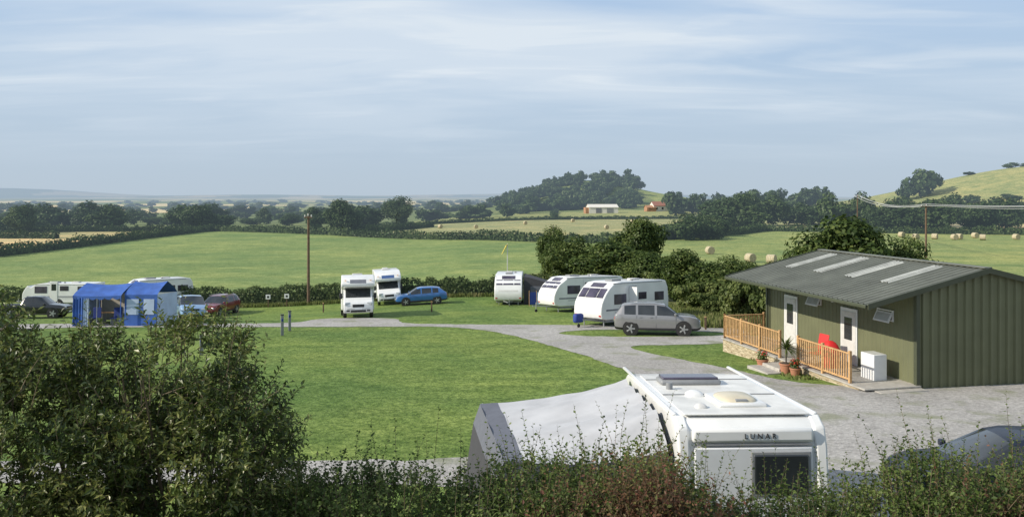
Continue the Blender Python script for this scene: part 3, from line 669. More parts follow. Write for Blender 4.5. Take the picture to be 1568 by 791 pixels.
def endw(yo):
    def f(u,v):
        t=awr(u,0 if yo==0 else 1); zb=gz(0,t[1]); return (t[0],t[1]+(-.005 if yo==0 else .005),zb+(t[2]-zb)*(1-v))
    return f
grid_surf(aw,'near_end_wall',endw(0),20,8,M['awnd']); grid_surf(aw,'far_end_wall',endw(1),20,8,M['awng'])
z_=gz(0,12.5)
aw.box('end_window',(1.1,12.5,z_+1.15),(1.9,.02,.95),M['glass'],.02)
for P_ in(O1,O2): aw.cyl('awning_leg',(P_[0]+.05,P_[1]+.05,gz(0,P_[1])+P_[2]/2),(0,0,1),.015,P_[2],M['steel'],8)
a2=Asm('porch_awning',2.0,68.6,math.radians(-2))
grid_surf(a2,'canopy',lambda u,v:(-.95+u*2.6,-1.6+v*3.4,2.35-.75*u**1.3-.06*math.sin(u*math.pi)),10,6,M['awnblk'])
grid_surf(a2,'front_wall',lambda u,v:(1.65+.25*u,-1.6+v*3.4,1.6*(1-u)),3,3,M['awnblk'])
grid_surf(a2,'end_wall',lambda u,v:(-.95+u*2.6,-1.61,(2.35-.75*u**1.3)*(1-v)),8,3,M['awnblk'])
a2.box('end_panel',(.2,-1.63,1.0),(1.2,.02,1.1),M['awnd'])
wb=Asm('windbreak',1.4,65.0,math.radians(10))
for i in range(3): wb.cyl('pole',(i*.6,0,.6),(0,0,1),.02,1.3,M['wood'],6)
for i in range(2): wb.box('fabric_panel',(i*.6+.3,0,.62),(.58,.02,1.0),M['bluef'] if i%2==0 else M['tlblue'],.004)
# ---- blue tent
t=Asm('frame_tent',-24.4,50.6,0.0)
def roofp(x0,x1,y0,y1,ze,zr,mat,name='roof_canopy'):
    grid_surf(t,name,lambda u,v:(x0+(x1-x0)*u,y0+(y1-y0)*v,ze+(zr-ze)*(1-abs(2*v-1))**.8-.12*math.sin(math.pi*u)*(.4+.6*math.sin(math.pi*v))),12,12,mat)
roofp(-2.45,.5,-1.6,1.6,1.85,2.55,M['tblue'])
for x in(-2.4,.5):
    for y in(-1.6,1.6): t.cyl('leg',(x,y,.92),(0,0,1),.03,1.85,M['tblue'],8)
t.cyl('leg',(-.95,-1.6,.92),(0,0,1),.02,1.85,M['steel'],8)
grid_surf(t,'front_valance',lambda u,v:(-2.45+2.95*u,-1.62,1.86-.10*math.sin(math.pi*u)*.4-v*(.12+.10*abs(math.sin(u*math.pi*6)))),48,2,M['tblue'])
t.box('rear_wall',(-.95,1.6,.95),(2.85,.02,1.8),M['tbeige'],.005); t.box('left_side_strip',(-2.42,-1.3,.92),(.02,.5,1.8),M['tblue'],.005)
t.box('left_mesh_panel',(-2.42,.5,.92),(.02,2.1,1.8),M['tlblue'],.005)
grid_surf(t,'front_curtain',lambda u,v:(-2.35+.55*u,-1.6+.05*math.sin(u*20),1.75*(1-v)),10,2,M['tblue'])
grid_surf(t,'front_curtain_pale',lambda u,v:(-1.8+.35*u,-1.6+.05*math.sin(u*20),1.7*(1-v)),10,2,M['tlblue'])
roofp(.55,2.6,-1.3,1.6,1.9,2.65,M['tblue'],'cabin_roof')
t.box('cabin_front',(1.6,-1.31,.95),(2.0,.02,1.9),M['tblue'],.005)
t.box('cabin_window',(1.1,-1.33,1.15),(.75,.02,.95),M['tlblue'],.01); t.box('cabin_window',(2.1,-1.33,1.15),(.65,.02,.95),M['tlblue'],.01)
t.box('cabin_side',(2.61,.15,.95),(.02,2.9,1.9),M['tlblue'],.005)
t.box('camp_table',(-.9,0,.7),(1.1,.6,.04),M['wood'],.01)
for sx in(-.4,.4): t.box('table_leg',(-.9+sx,0,.35),(.04,.5,.7),M['steel'],.01)
t.box('cupboard',(.0,.9,.5),(.8,.45,1.0),M['tlblue'],.02)
for cx in(-1.5,-.2):
    t.box('chair_seat',(cx,-.7,.42),(.5,.5,.05),M['bluef'],.01); t.box('chair_back',(cx,-.46,.75),(.5,.05,.6),M['bluef'],.01)
    for q in(-.22,.22): t.box('chair_leg',(cx+q,-.7,.2),(.03,.45,.42),M['steel'],.005)
# ---- shed
C=(14.47,28.75); sh=Asm('green_shed',C[0],C[1],math.radians(12.7),tilt=False)
RH,SL=4.2,.232
def topz(x): return RH-SL*abs(x-2.9)
def corr(name,p0,d,n,L,zb,zt,mat,pitch=.2,dep=.03):
    v=[];k=0;cols=[]
    s=0
    while s<L:
        for (a,o) in((0,0),(.55,0),(.65,1),(.9,1)):
            q=s+a*pitch
            if q<=L: cols.append((q,o*dep))
        s+=pitch
    cols.append((L,0))
    for q,o in cols:
        x=p0[0]+d[0]*q+n[0]*o; y=p0[1]+d[1]*q+n[1]*o
        v+=[(x,y,zb),(x,y,zt(p0[0]+d[0]*q))]
    f=[(2*i,2*i+2,2*i+3,2*i+1) for i in range(len(cols)-1)]
    me=bpy.data.meshes.new(name); me.from_pydata(v,[],f); me.materials.append(mat); o=bpy.data.objects.new(name,me); COL.objects.link(o); o.parent=sh.o
corr('long_wall_front',(0,0),(0,1),(-1,0),10,-.15,lambda x:topz(0)-.06,M['shed'],.25,.018)
corr('gable_wall_near',(0,0),(1,0),(0,-1),5.8,-.2,lambda x:topz(x)-.06,M['shed'],.36,.07)
corr('gable_wall_far',(0,10),(1,0),(0,1),5.8,-.9,lambda x:topz(x)-.06,M['shed'],.32,.04)
corr('long_wall_back',(5.8,0),(0,1),(1,0),10,-.9,lambda x:topz(0)-.06,M['shed'],.32,.04)
def roofs(name,x0,x1,y0,y1,off,mat,pitch=.2,dep=.05):
    v=[]; ys=[]; s=y0
    while s<y1:
        for a,o in((0,0),(.55,0),(.65,1),(.9,1)):
            if s+a*pitch<=y1: ys.append((s+a*pitch,o*dep))
        s+=pitch
    ys.append((y1,0))
    for q,o in ys: v+=[(x0,q,topz(x0)+o+off),(x1,q,topz(x1)+o+off)]
    f=[(2*i,2*i+2,2*i+3,2*i+1) for i in range(len(ys)-1)]
    me=bpy.data.meshes.new(name); me.from_pydata(v,[],f); me.materials.append(mat); o=bpy.data.objects.new(name,me); COL.objects.link(o); o.parent=sh.o
    return o
roofs('roof_left',-2.12,2.9,-.2,10.15,.02,M['shedr'],.30); roofs('roof_right',2.9,6.1,-.2,10.15,.02,M['shedr'],.30)
for yy in(1.5,3.7,5.9,8.1): roofs('rooflight',.1,2.5,yy,yy+.62,.056,M['rlight'],.2,.035)
sh.raw('roof_underside',[(-2.1,-.18,topz(-2.1)-.03),(2.9,-.18,topz(2.9)-.03),(2.9,10.1,topz(2.9)-.03),(-2.1,10.1,topz(-2.1)-.03)],[(0,1,2,3)],M['trim'])
def bargeb(y,x0,x1,name='barge_board'):
    sh.raw(name,[(x0,y,topz(x0)-.12),(x1,y,topz(x1)-.12),(x1,y,topz(x1)+.078),(x0,y,topz(x0)+.078),(x0,y-.04,topz(x0)-.12),(x1,y-.04,topz(x1)-.12),(x1,y-.04,topz(x1)+.078),(x0,y-.04,topz(x0)+.078)],[(0,1,2,3),(4,5,6,7),(0,1,5,4),(1,2,6,5),(2,3,7,6),(3,0,4,7)],M['trim'])
bargeb(-.2,-2.13,2.9); bargeb(-.2,2.9,6.1); bargeb(10.2,-2.13,2.9)
sh.box('fascia_gutter',(-2.16,4.98,topz(-2.12)-.02),(.1,10.3,.13),M['trim'],.02)
sh.box('ridge_cap',(2.9,4.98,RH+.070),(.35,10.3,.05),M['shedr'],.02)
sh.box('corner_flashing',(-.02,-.05,1.65),(.14,.16,3.6),M['trim'],.01)
sh.box('corner_flashing_far',(-.02,10.02,1.65),(.12,.12,3.6),M['trim'],.01)
for y in(3.75,7.95):
    sh.box('door_frame',(-.05,y,1.25),(.06,1.05,2.25),M['whitep'],.01); sh.box('door_leaf',(-.07,y,1.2),(.06,.9,2.1),M['offwhite'],.01)
    sh.box('door_glass',(-.095,y,1.55),(.03,.5,.9),M['glass'],.01)
for y in(1.6,6.1):
    sh.box('window_frame',(-.04,y,2.42),(.06,.9,.42),M['whitep'],.01); sh.box('window_glass',(-.065,y,2.42),(.03,.78,.32),M['glass'],.005)
    sh.box('hopper_pane',(-.15,y,2.36),(.035,.9,.42),M['whitep'],.01,rot=('Y',.45)); sh.box('hopper_glass',(-.172,y,2.355),(.02,.74,.28),M['lamp'],.004,rot=('Y',.45))
sh.box('meter_cabinet',(-.8,1.25,.6),(.55,.75,.95),M['whitep'],.02)
sh.box('outside_lamp',(-.12,4.7,2.55),(.14,.1,.14),M['lamp'],.02); sh.cyl('downpipe',(-.08,9.8,1.5),(0,0,1),.035,3.2,M['trim'],8)
dk=Asm('veranda_deck',C[0],C[1],math.radians(12.7),tilt=False)
dk.box('deck_slab',(-1.1,5.25,-.28),(2.2,10.1,.75),M['stone'],.01); dk.box('deck_top',(-1.1,5.1,.11),(2.3,10.6,.06),M['conc'],.01)
dk.box('threshold_slab',(-.9,-.1,.02),(1.9,.9,.10),M['conc'],.02); dk.box('step',(-2.6,4.7,-.08),(.8,1.3,.16),M['conc'],.02); dk.box('step_lower',(-3.2,4.7,-.2),(.8,1.6,.16),M['conc'],.02)
def rail(p0,p1):
    f=Asm('wooden_fence',C[0],C[1],math.radians(12.7),tilt=False)
    a=Vector((p0[0],p0[1])); b=Vector((p1[0],p1[1])); L=(b-a).length; d=(b-a)/L; z=.14; an=math.atan2(d.y,d.x)
    np_=max(1,round(L/1.65))
    for i in range(np_+1):
        q=a+d*L*i/np_; f.box('post',(q.x,q.y,z+.56),(.1,.1,1.2),M['wood'],.01,rot=('Z',an))
    m=(a+b)/2
    f.box('top_rail',(m.x,m.y,z+1.06),(L,.09,.05),M['wood'],.01,rot=('Z',an)); f.box('bottom_rail',(m.x,m.y,z+.13),(L,.06,.07),M['wood'],.01,rot=('Z',an))
    k=int(L/.135)
    for i in range(k):
        q=a+d*(i+.5)*L/k; f.box('baluster',(q.x,q.y,z+.59),(.055,.035,.88),M['wood'],.004,rot=('Z',an))
rail((-2.15,.75),(-2.15,4.05)); rail((-2.15,5.4),(-2.15,10.2)); rail((-2.15,10.2),(-.1,10.2))
def shp(lx,ly):
    a=math.radians(12.7); return (C[0]+lx*math.cos(a)-ly*math.sin(a),C[1]+lx*math.sin(a)+ly*math.cos(a))
SZ=gz(*C)
def potted(name,lx,ly,z,r,hh,kind):
    x,y=shp(lx,ly); P=Asm(name,x,y,0,tilt=False,z=z)
    P.cyl('pot',(0,0,hh/2),(0,0,1),r*.72,hh,M['terra'],20,r2=r); P.cyl('pot_rim',(0,0,hh),(0,0,1),r*1.08,.05,M['terra'],20); P.cyl('soil',(0,0,hh+.01),(0,0,1),r*.9,.04,M['bark'],16)
    rng=np.random.default_rng(abs(int(lx*10))+50)
    if kind=='palm':
        P.cyl('stem',(0,0,hh+.3),(0,0,1),.03,.6,M['bark'],8)
        v=[];f=[]
        for i in range(90):
            a=rng.uniform(0,6.28); e=rng.uniform(-.3,1.3); l=rng.uniform(.45,.8); d=np.array([math.cos(a)*math.cos(e),math.sin(a)*math.cos(e),math.sin(e)]); sd=np.array([-math.sin(a),math.cos(a),0])*.02
            b=np.array([0,0,hh+.6]); m_=b+d*l*.55; tp=b+d*l+np.array([0,0,-.15]); n0=len(v); v+=[b-sd,b+sd,m_+sd,m_-sd,tp+sd*.2,tp-sd*.2]; f+=[(n0,n0+1,n0+2,n0+3),(n0+3,n0+2,n0+4,n0+5)]
        P.raw('fronds',v,f,M['leaf_light'])
    else:
        n=500; c=unit(rng.normal(size=(n,3)))*rng.uniform(.4,1,(n,1))*np.array([r*1.2,r*1.2,.25])+np.array([0,0,hh+.2]); v,f=leaves(c,unit(c-np.array([0,0,hh])),.035,.7,rng)
        add('leaves',np_mesh('leaves',v,f,[M['leaf_near']]),parent=P.o); v,f=leaves(c[:70]*1.05,unit(c[:70]),.035,.9,rng); add('flowers',np_mesh('flowers',v,f,[M['redc']]),parent=P.o)
potted('potted_palm',-2.75,3.95,gz(*shp(-2.75,3.95)),.26,.38,'palm'); potted('potted_flowers',-2.9,5.5,gz(*shp(-2.9,5.5)),.24,.32,'f'); potted('potted_flowers',-2.7,3.4,gz(*shp(-2.7,3.4)),.2,.28,'f')
x,y=shp(-1.3,4.0); ch=Asm('camping_chair',x,y,math.radians(200),tilt=False,z=SZ+.14)
ch.box('seat',(0,0,.42),(.5,.55,.05),M['redc'],.02); ch.box('backrest',(-.27,0,.8),(.05,.55,.75),M['redc'],.03,rot=('Y',-.2))
for a in(-.25,.25):
    ch.cyl('leg_1',(.0,a,.22),(.8,0,1),.015,.55,M['steel'],6); ch.cyl('leg_2',(.0,a,.22),(-.8,0,1),.015,.55,M['steel'],6); ch.box('armrest',(.02,a*1.1,.62),(.45,.05,.03),M['redc'],.01)
x,y=shp(-1.2,3.3); pr=Asm('folded_parasol',x,y,0,tilt=False,z=SZ+.14); dome(pr,'canopy',(0,0,.5),(.35,.35,.55),M['redc']); pr.cyl('base',(0,0,.25),(0,0,1),.3,.5,M['redc'],16,r2=.34)
# ---- poles
def upole(name,x,y,H,arm=.5,r=.13):
    P=Asm(name,x,y,0,tilt=False); P.cyl('pole_shaft',(0,0,H/2-.3),(0,0,1),r,H+.6,M['pole'],12,r2=r*.72); P.box('crossarm',(0,-.1,H-.35),(arm*2,.12,.12),M['pole'],.01)
    for s_ in(-1,0,1): P.cyl('insulator',(s_*arm*.85,-.1,H-.2+(.1 if s_==0 else 0)),(0,0,1),.06,.2,M['offwhite'],8)
    return P
upole('utility_pole',-18.75,74,8.4,.35,.14)
upole('utility_pole',67,130,8.6,.9,.18); upole('utility_pole',86,200,10.5,.9,.16); upole('utility_pole',98,118,9.5,.9,.16)
def wire(p,q,sag):
    cu=bpy.data.curves.new('power_line','CURVE'); cu.dimensions='3D'; cu.bevel_depth=.05; s=cu.splines.new('POLY'); s.points.add(16)
    for i in range(17):
        t_=i/16; s.points[i].co=(p[0]+(q[0]-p[0])*t_,p[1]+(q[1]-p[1])*t_,p[2]+(q[2]-p[2])*t_-sag*4*t_*(1-t_),1)
    cu.materials.append(M['cable']); add('power_line',cu)
pa=(67,130,gz(67,130)+8.4);pb=(86,200,gz(86,200)+10.3);pc=(98,118,gz(98,118)+9.3)
for o,dz in((-.75,0),(0,.25),(.75,0)): wire((pa[0]+o,pa[1],pa[2]+dz),(pb[0]+o,pb[1],pb[2]+dz),1.2); wire((pa[0]+o,pa[1],pa[2]+dz),(pc[0]+o,pc[1]+o*1.5,pc[2]+dz),.7+.25*o)
ws=Asm('windsock',-.42,73.6,0,tilt=False); ws.cyl('mast',(0,0,2.4),(0,0,1),.035,4.9,M['offwhite'],8)
v=[];K=10
for j in range(6):
    t_=j/5
    for i in range(K):
        a=i*2*math.pi/K; rr=.20-.1*t_; v.append((-.05-t_*.45+rr*math.cos(a)*.6,rr*math.sin(a),4.75-t_*.85+rr*math.cos(a)*.5))
ws.raw('sock',v,[(j*K+i,j*K+(i+1)%K,(j+1)*K+(i+1)%K,(j+1)*K+i) for j in range(5) for i in range(K)],M['yellow'],smooth=True)
for x,y,h_ in((-12.7,44.4,1.15),(-12.9,46.6,1.15),(-14.3,37,.9)):
    P=Asm('electric_hookup_post',x,y,.3,tilt=False); P.box('post',(0,0,h_/2),(.16,.16,h_),M['grey'],.02); P.box('cap',(0,0,h_),(.2,.2,.06),M['trim'],.02); P.box('socket',(0,-.09,h_*.75),(.1,.04,.14),M['bluef'],.01)
for x,y in((-22.3,73.5),(-20.6,73.5),(-29,72)):
    P=Asm('pitch_sign',x,y,0,tilt=False); P.box('stake',(0,0,.55),(.07,.07,1.1),M['pole'],.01); P.box('board',(0,-.05,.95),(.42,.03,.42),M['whitep'],.01); P.box('symbol',(0,-.07,.95),(.2,.012,.2),M['black'],.005)
for x,y in((11.4,47.3),(13.5,46.2),(14.6,43.5),(-6,60),(-15.5,66)):
    P=Asm('wooden_post',x,y,0,tilt=False); P.box('stake',(0,0,.35),(.1,.1,.75),M['pole'],.01); P.box('cap',(0,0,.74),(.12,.12,.04),M['wood'],.01)
for x,y,a in((35.6,120,.4),(37.8,117,.9),(34,138,.2),(95,189,.3),(100,190,.8),(103,187,.1),(105.8,190,.5),(109,186,1.),(97,200,.4),(113,196,.2),(118,188,.2),(12,240,.3),(30,255,.3),(-12,268,.2),(5,300,.3),(48,320,.2),(70,300,.2),(25,330,.3),(-25,280,.8),(60,280,.1)):
    B=Asm('hay_bale',x,y,a); B.cyl('straw_roll',(0,0,.66),(0,1,0),.68,1.2,M['bale'],28,bev=.06)
    for q in(-.3,0,.3): B.cyl('net_wrap',(0,q,.66),(0,1,0),.685,.03,M['tbeige'],28)
def building(name,x,y,hd,L,W,H,R_,wall,roof,nw):
    B=Asm(name,x,y,hd,tilt=False)
    B.raw('walls',[(-L/2,-W/2,-1),(L/2,-W/2,-1),(L/2,W/2,-1),(-L/2,W/2,-1),(-L/2,-W/2,H),(L/2,-W/2,H),(L/2,W/2,H),(-L/2,W/2,H),(-L/2,0,R_),(L/2,0,R_)],[(0,1,5,4),(2,3,7,6),(0,4,8,7,3),(1,2,6,9,5)],wall)
    o=.35
    for sg in(-1,1): B.raw('roof',[(-L/2-o,sg*(W/2+o),H-.15),(L/2+o,sg*(W/2+o),H-.15),(L/2+o,0,R_+.12),(-L/2-o,0,R_+.12),(-L/2-o,sg*(W/2+o),H-.35),(L/2+o,sg*(W/2+o),H-.35)],[(0,1,2,3),(0,1,5,4)],roof)
    for i in range(nw):
        q=-L/2+(i+.5)*L/nw; B.box('window',(q,-W/2-.03,H*.5),(1.2,.1,1.3),M['glass'],.01)
    return B
b_=building('barn',56,500,.06,18,12,3.8,5.4,M['barn'],M['barn'],0)
b_.box('barn_door',(4,-6.05,1.6),(4,.15,3.0),M['grey']); b_.box('rusty_lean_to',(-9.9,-1,1.6),(2.2,9,3.8),M['rust']); b_.box('barn_door',(-3,-6.05,1.6),(3.5,.15,3.0),M['stripe'])
building('farmhouse',96,520,.25,12,7,3.6,6.2,M['barn'],M['tile'],3)
building('barn',89,518,.1,6,7,2.6,3.8,M['rust'],M['rust'],0)
building('farmhouse',168,590,.2,10,7,4.0,6.5,M['tile'],M['tile'],3)
# ---------------------------------------------------------------- foreground vegetation
def shoots(A,rng,base,dirs,length,nl,ls,wid=.45,bend=.15,stem=.004,start=.15,mleaf=0,mstem=1,droop=.2):
    K=len(base); dirs=unit(dirs); side=unit(np.cross(dirs,rng.normal(size=(K,3)))); side2=np.cross(dirs,side)
    length=np.broadcast_to(length,(K,))
    bd=rng.normal(size=(K,3))*bend
    def pos(t): return base[:,None,:]+dirs[:,None,:]*(length[:,None]*t)[:,:,None]+bd[:,None,:]*(length[:,None]*t**2)[:,:,None]
    T=start+(1-start)*(np.arange(nl)[None,:]+rng.uniform(0,.8,(K,nl)))/nl
    p=pos(T)
    an=np.arange(nl)[None,:]*2.4+rng.uniform(0,6.28,(K,1))
    ld=side[:,None,:]*np.cos(an)[:,:,None]+side2[:,None,:]*np.sin(an)[:,:,None]+dirs[:,None,:]*.55+rng.normal(size=(K,nl,3))*.25
    ld=ld.reshape(-1,3); ld[:,2]-=droop*rng.uniform(0,1,len(ld)); ld=unit(ld); p=p.reshape(-1,3); n=len(p)
    s=(ls*rng.uniform(.55,1.25,(K,nl))*(1.1-.45*T)).reshape(-1)[:,None]
    up=np.array([0,0,1.])+rng.normal(size=(n,3))*.45; b=unit(np.cross(ld,up)); nn=np.cross(b,ld)
    v=np.stack([p,p+ld*s*.5-b*s*wid*.5+nn*s*.10,p+ld*s,p+ld*s*.5+b*s*wid*.5+nn*s*.10],1).reshape(-1,3)
    A.add(v,np.arange(4*n).reshape(-1,4),mleaf)
    if stem:
        ts=np.linspace(0,1,5)[None,:].repeat(K,0); q=pos(ts)
        rr=(stem*(1-ts*.75))[:,:,None]
        vs=np.stack([q+side[:,None,:]*rr,q-side[:,None,:]*rr*.5+side2[:,None,:]*rr*.87,q-side[:,None,:]*rr*.5-side2[:,None,:]*rr*.87],2)
        vs=vs.reshape(-1,3)
        b0=(np.arange(K)*15)[:,None,None]; i=np.arange(4)[None,:,None]*3; j=np.arange(3)[None,None,:]; j2=(j+1)%3
        f=np.stack([b0+i+j,b0+i+j2,b0+i+3+j2,b0+i+3+j],-1).reshape(-1,4)
        A.add(vs,f,mstem)
rb=np.random.default_rng(21); A=Acc()
lobes=[((-2.75,6.6,5.45),(.80,.8,.95)),((-2.2,6.5,5.9),(.40,.5,.62)),((-3.35,6.8,6.0),(.72,.8,.75)),((-2.75,6.7,6.5),(.60,.6,.45)),((-4.2,6.7,5.6),(.9,.9,1.15)),((-4.6,6.6,6.65),(.50,.6,.62)),((-3.8,7.0,6.4),(.6,.6,.42)),((-2.3,6.3,4.85),(.5,.6,.75)),((-3.4,6.4,4.9),(.9,.8,.9)),((-5.4,6.8,5.7),(.9,.9,1.3))]
trunkb=[np.array([-3.0,6.9,3.9]),np.array([-3.9,7.0,3.8]),np.array([-4.9,7.1,3.8])]
for c,r in lobes:
    c=np.array(c); r=np.array(r); vol=r.prod()
    K=int(1250*vol**.66)
    d=unit(rb.normal(size=(K,3))); q=rb.uniform(.35,1,(K,1))**.5
    base=c+d*r*q*.92
    keep=np.array([mnoise.noise(Vector(b*2.4))>-.13 for b in base]); base=base[keep]; d=d[keep]
    dirs=unit(d*.8+np.array([0,0,.55])+rb.normal(size=d.shape)*.35)
    shoots(A,rb,base,dirs,rb.uniform(.12,.34,len(base)),15,.074,.42,stem=.0035)
    tb=min(trunkb,key=lambda t_:np.linalg.norm(t_-c))
    for i in range(7):
        tip=c+unit(rb.normal(size=(1,3)))[0]*r*.75; mid=(tb+tip)/2+rb.normal(size=3)*.12; A.add(*tube(tb,mid,.028,.018,6),1); A.add(*tube(mid,tip,.018,.005,5),1)
n=110; base=np.column_stack([rb.uniform(-4.4,-2.0,n),rb.uniform(6.2,7.1,n),rb.uniform(5.7,6.6,n)]); dirs=np.column_stack([rb.uniform(-.2,.9,n),rb.uniform(-.4,.4,n),rb.uniform(.3,1,n)])
shoots(A,rb,base,dirs,rb.uniform(.25,.5,n),18,.06,.4,stem=.005)
add('laurel_shrub',A.mesh('laurel_shrub',[M['leaf_bush'],M['twig']]))
A=Acc(); n=12500; L0,L1=-2.6,7.2
bx=rb.uniform(L0,L1,n); by=rb.uniform(6.2,7.5,n)
def htop(x): return 5.62+.07*np.sin(x*2.1)+.06*np.sin(x*5.3+1)+.07*np.sin(x*.9+2)+.10*np.exp(-((x-1.1)/.4)**2)-.16*np.exp(-((x-2.25)/.5)**2)+.10*(x>3.3)
hz=htop(bx)-rb.uniform(0,1,n)**1.3*1.3-.26
base=np.column_stack([bx,by,hz]); dirs=np.column_stack([rb.normal(size=n)*.4,rb.normal(size=n)*.4-.15,rb.uniform(.5,1.2,n)])
shoots(A,rb,base,dirs,rb.uniform(.18,.40,n),13,.052,.62,stem=.003)
n=340; bx=rb.uniform(L0,L1,n); base=np.column_stack([bx,rb.uniform(6.2,7.4,n),htop(bx)-.25]); dirs=np.column_stack([rb.normal(size=n)*.16,rb.normal(size=n)*.16,np.ones(n)])
shoots(A,rb,base,dirs,rb.uniform(.30,.66,n),22,.044,.65,bend=.12,stem=.0035)
n=260; bx=rb.uniform(L0,L1,n)
for i in range(n): A.add(*tube((bx[i],6.9+rb.normal()*.3,gz(0,6.9)-.2),(bx[i]+rb.normal()*.25,6.9+rb.normal()*.35,5.2),.016,.006,5),1)
add('hedgerow',A.mesh('hedgerow',[M['leaf_near'],M['twig']]))
A=Acc(); n=700; bx=np.concatenate([rb.normal(1.05,.36,n-200),rb.normal(4.4,.35,200)]); base=np.column_stack([bx,rb.uniform(5.9,6.7,n),htop(bx)-.25-rb.uniform(0,.5,n)]); dirs=np.column_stack([rb.normal(size=n)*.3,rb.normal(size=n)*.3-.1,np.ones(n)])
shoots(A,rb,base,dirs,rb.uniform(.25,.62,n),20,.046,.6,bend=.15,stem=.0035)
add('red_leaved_shrub',A.mesh('red_leaved_shrub',[M['leaf_red'],M['twig']]))
A=Acc(); n=220; bx=rb.normal(.1,.25,n); base=np.column_stack([bx,rb.uniform(5.7,6.1,n),4.85+rb.uniform(0,.4,n)]); dirs=np.column_stack([rb.normal(size=n)*.25,rb.normal(size=n)*.25-.2,np.ones(n)])
shoots(A,rb,base,dirs,rb.uniform(.3,.5,n),8,.16,.12,stem=.003,droop=.5)
add('long_leaved_plant',A.mesh('long_leaved_plant',[M['leaf_light'],M['twig']]))
M['pink']=simple('pink_petals',(.80,.34,.42),.7)
A=Acc(); n=110; bx=np.concatenate([rb.normal(3.65,.22,70),rb.uniform(0,4,40)]); c0=np.column_stack([bx,rb.uniform(5.7,6.0,n),5.10+rb.uniform(0,.45,n)])
for k_ in range(5):
    a_=k_*1.2566; off=np.column_stack([np.full(n,math.cos(a_)),np.full(n,-.2),np.full(n,math.sin(a_))])*.018
    v,f=leaves(c0+off,unit(np.array([[0,-1,.3]])+rb.normal(size=(n,3))*.3),.019,.8,rb); A.add(v,f,0)
add('pink_flowers',A.mesh('pink_flowers',[M['pink']]))
A=Acc(); rg2=np.random.default_rng(77)
def tufts(x0,x1,y0,y1,n,hh):
    x=rg2.uniform(x0,x1,n); y=rg2.uniform(y0,y1,n); z=g(x,y); b=np.column_stack([x,y,z]); a=rg2.uniform(0,6.28,n); s=np.column_stack([np.cos(a),np.sin(a),np.zeros(n)])*.05; h_=hh*rg2.uniform(.4,1.2,n); tp=b+np.column_stack([rg2.normal(size=n)*.12*hh,rg2.normal(size=n)*.12*hh,h_])
    v=np.stack([b-s,b+s,tp+s*.2,tp-s*.2],1).reshape(-1,3); A.add(v,np.arange(4*n).reshape(-1,4),0)
tufts(11.5,19,48,62,16000,.5); tufts(2,14,72,84,14000,.7); tufts(-31,3,73.6,74.6,6000,.35); tufts(-8,8,9.5,12.2,6000,.4); tufts(10.6,12.4,30.5,40,1500,.12)
add('rough_grass',A.mesh('rough_grass',[M['leaf_grass']]))
# ---------------------------------------------------------------- light, sky
el=math.radians(31); az=(-.972,-.235)
S=Vector((az[0]*math.cos(el),az[1]*math.cos(el),math.sin(el))).normalized()
sl=bpy.data.lights.new('sun','SUN'); sl.energy=5.0; sl.angle=math.radians(.5); sl.color=(1,.91,.77)
so=bpy.data.objects.new('sun',sl); so.rotation_euler=(-S).to_track_quat('-Z','Y').to_euler(); so.location=(-30,0,60); COL.objects.link(so)
W=bpy.data.worlds.new('World'); sc.world=W; W.use_nodes=True; nt=W.node_tree; nt.nodes.clear()
sky=N(nt,'ShaderNodeTexSky'); sky.sky_type='NISHITA'; sky.sun_disc=False; sky.sun_elevation=el; sky.sun_rotation=math.atan2(az[0],az[1])%(2*math.pi)
sky.air_density=1.0; sky.dust_density=1.5; sky.ozone_density=1.5
tc=N(nt,'ShaderNodeTexCoord'); sx=N(nt,'ShaderNodeSeparateXYZ'); nt.links.new(tc.outputs['Generated'],sx.inputs[0])
zc=N(nt,'ShaderNodeMath',operation='MAXIMUM'); zc.inputs[1].default_value=0; nt.links.new(sx.outputs['Z'],zc.inputs[0])
za=N(nt,'ShaderNodeMath',operation='ADD'); za.inputs[1].default_value=.10; nt.links.new(zc.outputs[0],za.inputs[0])
dv=N(nt,'ShaderNodeVectorMath',operation='DIVIDE'); cb=N(nt,'ShaderNodeCombineXYZ')
for i in range(3): nt.links.new(za.outputs[0],cb.inputs[i])
nt.links.new(tc.outputs['Generated'],dv.inputs[0]); nt.links.new(cb.outputs[0],dv.inputs[1])
def cloud(rot,scl,scale,det,dist,lo,hi):
    mp=N(nt,'ShaderNodeMapping'); mp.inputs['Rotation'].default_value=(0,0,rot); mp.inputs['Scale'].default_value=scl; nt.links.new(dv.outputs[0],mp.inputs[0])
    no=N(nt,'ShaderNodeTexNoise'); no.inputs['Scale'].default_value=scale; no.inputs['Detail'].default_value=det; no.inputs['Distortion'].default_value=dist; no.inputs['Roughness'].default_value=.52; nt.links.new(mp.outputs[0],no.inputs['Vector'])
    mr=N(nt,'ShaderNodeMapRange'); mr.interpolation_type='SMOOTHSTEP'; mr.inputs['From Min'].default_value=lo; mr.inputs['From Max'].default_value=hi; nt.links.new(no.outputs['Fac'],mr.inputs['Value']); return mr.outputs[0]
c1=cloud(.30,(.5,1,1),.80,6,.4,.36,.64); c2=cloud(.15,(.35,1,1),2.6,8,.7,.46,.76)
mxx=N(nt,'ShaderNodeMath',operation='MULTIPLY_ADD'); mxx.inputs[1].default_value=.5; nt.links.new(c2,mxx.inputs[0]); m75=N(nt,'ShaderNodeMath',operation='MULTIPLY'); m75.inputs[1].default_value=.7; nt.links.new(c1,m75.inputs[0]); nt.links.new(m75.outputs[0],mxx.inputs[2])
fd=N(nt,'ShaderNodeMapRange'); fd.inputs['From Min'].default_value=.03; fd.inputs['From Max'].default_value=.15; nt.links.new(zc.outputs[0],fd.inputs['Value'])
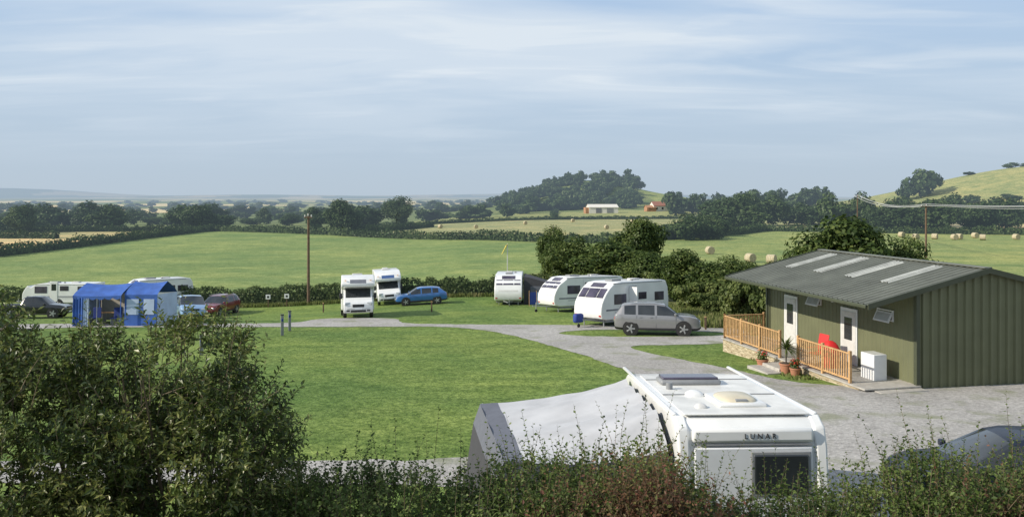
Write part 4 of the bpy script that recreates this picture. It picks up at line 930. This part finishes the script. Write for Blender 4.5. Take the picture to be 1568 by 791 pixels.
cf=N(nt,'ShaderNodeMath',operation='MULTIPLY'); cf.use_clamp=True; nt.links.new(mxx.outputs[0],cf.inputs[0]); nt.links.new(fd.outputs[0],cf.inputs[1])
ST=.12
def k3(c): return (c[0]/ST,c[1]/ST,c[2]/ST,1)
gr=N(nt,'ShaderNodeValToRGB'); E_=gr.color_ramp.elements; E_[0].position=0; E_[0].color=(.49,.585,.68,1); E_[1].position=.32; E_[1].color=(.40,.58,.85,1); e2=E_.new(.12); e2.color=(.48,.61,.76,1)
nt.links.new(zc.outputs[0],gr.inputs[0])
gs=N(nt,'ShaderNodeVectorMath',operation='SCALE'); gs.inputs['Scale'].default_value=1/ST; nt.links.new(gr.outputs[0],gs.inputs[0])
hz_=N(nt,'ShaderNodeMapRange'); hz_.interpolation_type='SMOOTHSTEP'; hz_.inputs['From Min'].default_value=.1; hz_.inputs['From Max'].default_value=.8; hz_.inputs['To Min'].default_value=.97; hz_.inputs['To Max'].default_value=.25; nt.links.new(zc.outputs[0],hz_.inputs['Value'])
mh=N(nt,'ShaderNodeMix',data_type='RGBA'); nt.links.new(gs.outputs[0],mh.inputs[7]); nt.links.new(hz_.outputs[0],mh.inputs[0]); nt.links.new(sky.outputs[0],mh.inputs[6])
mc=N(nt,'ShaderNodeMix',data_type='RGBA'); mc.inputs[7].default_value=k3((.72,.80,.88)); nt.links.new(cf.outputs[0],mc.inputs[0]); nt.links.new(mh.outputs[2],mc.inputs[6])
bg=N(nt,'ShaderNodeBackground'); bg.inputs['Strength'].default_value=ST; nt.links.new(mc.outputs[2],bg.inputs['Color'])
wo=N(nt,'ShaderNodeOutputWorld'); nt.links.new(bg.outputs[0],wo.inputs['Surface'])
# ---------------------------------------------------------------- camera
cam=bpy.data.cameras.new('camera'); co=bpy.data.objects.new('camera',cam); COL.objects.link(co); co.location=(0,0,CZ); co.rotation_euler=(math.pi/2,0,0)
cam.sensor_width=36; cam.lens=36*1230/1568; cam.shift_y=-95.5/1568; cam.clip_start=.1; cam.clip_end=30000
sc.camera=co
sc.view_settings.view_transform='Standard'; sc.view_settings.look='None'; sc.view_settings.exposure=0
bpy.context.view_layer.update()
tops=[o for o in sc.objects if o.parent is None]; print('TOP',len(tops),'ALL',len(sc.objects))
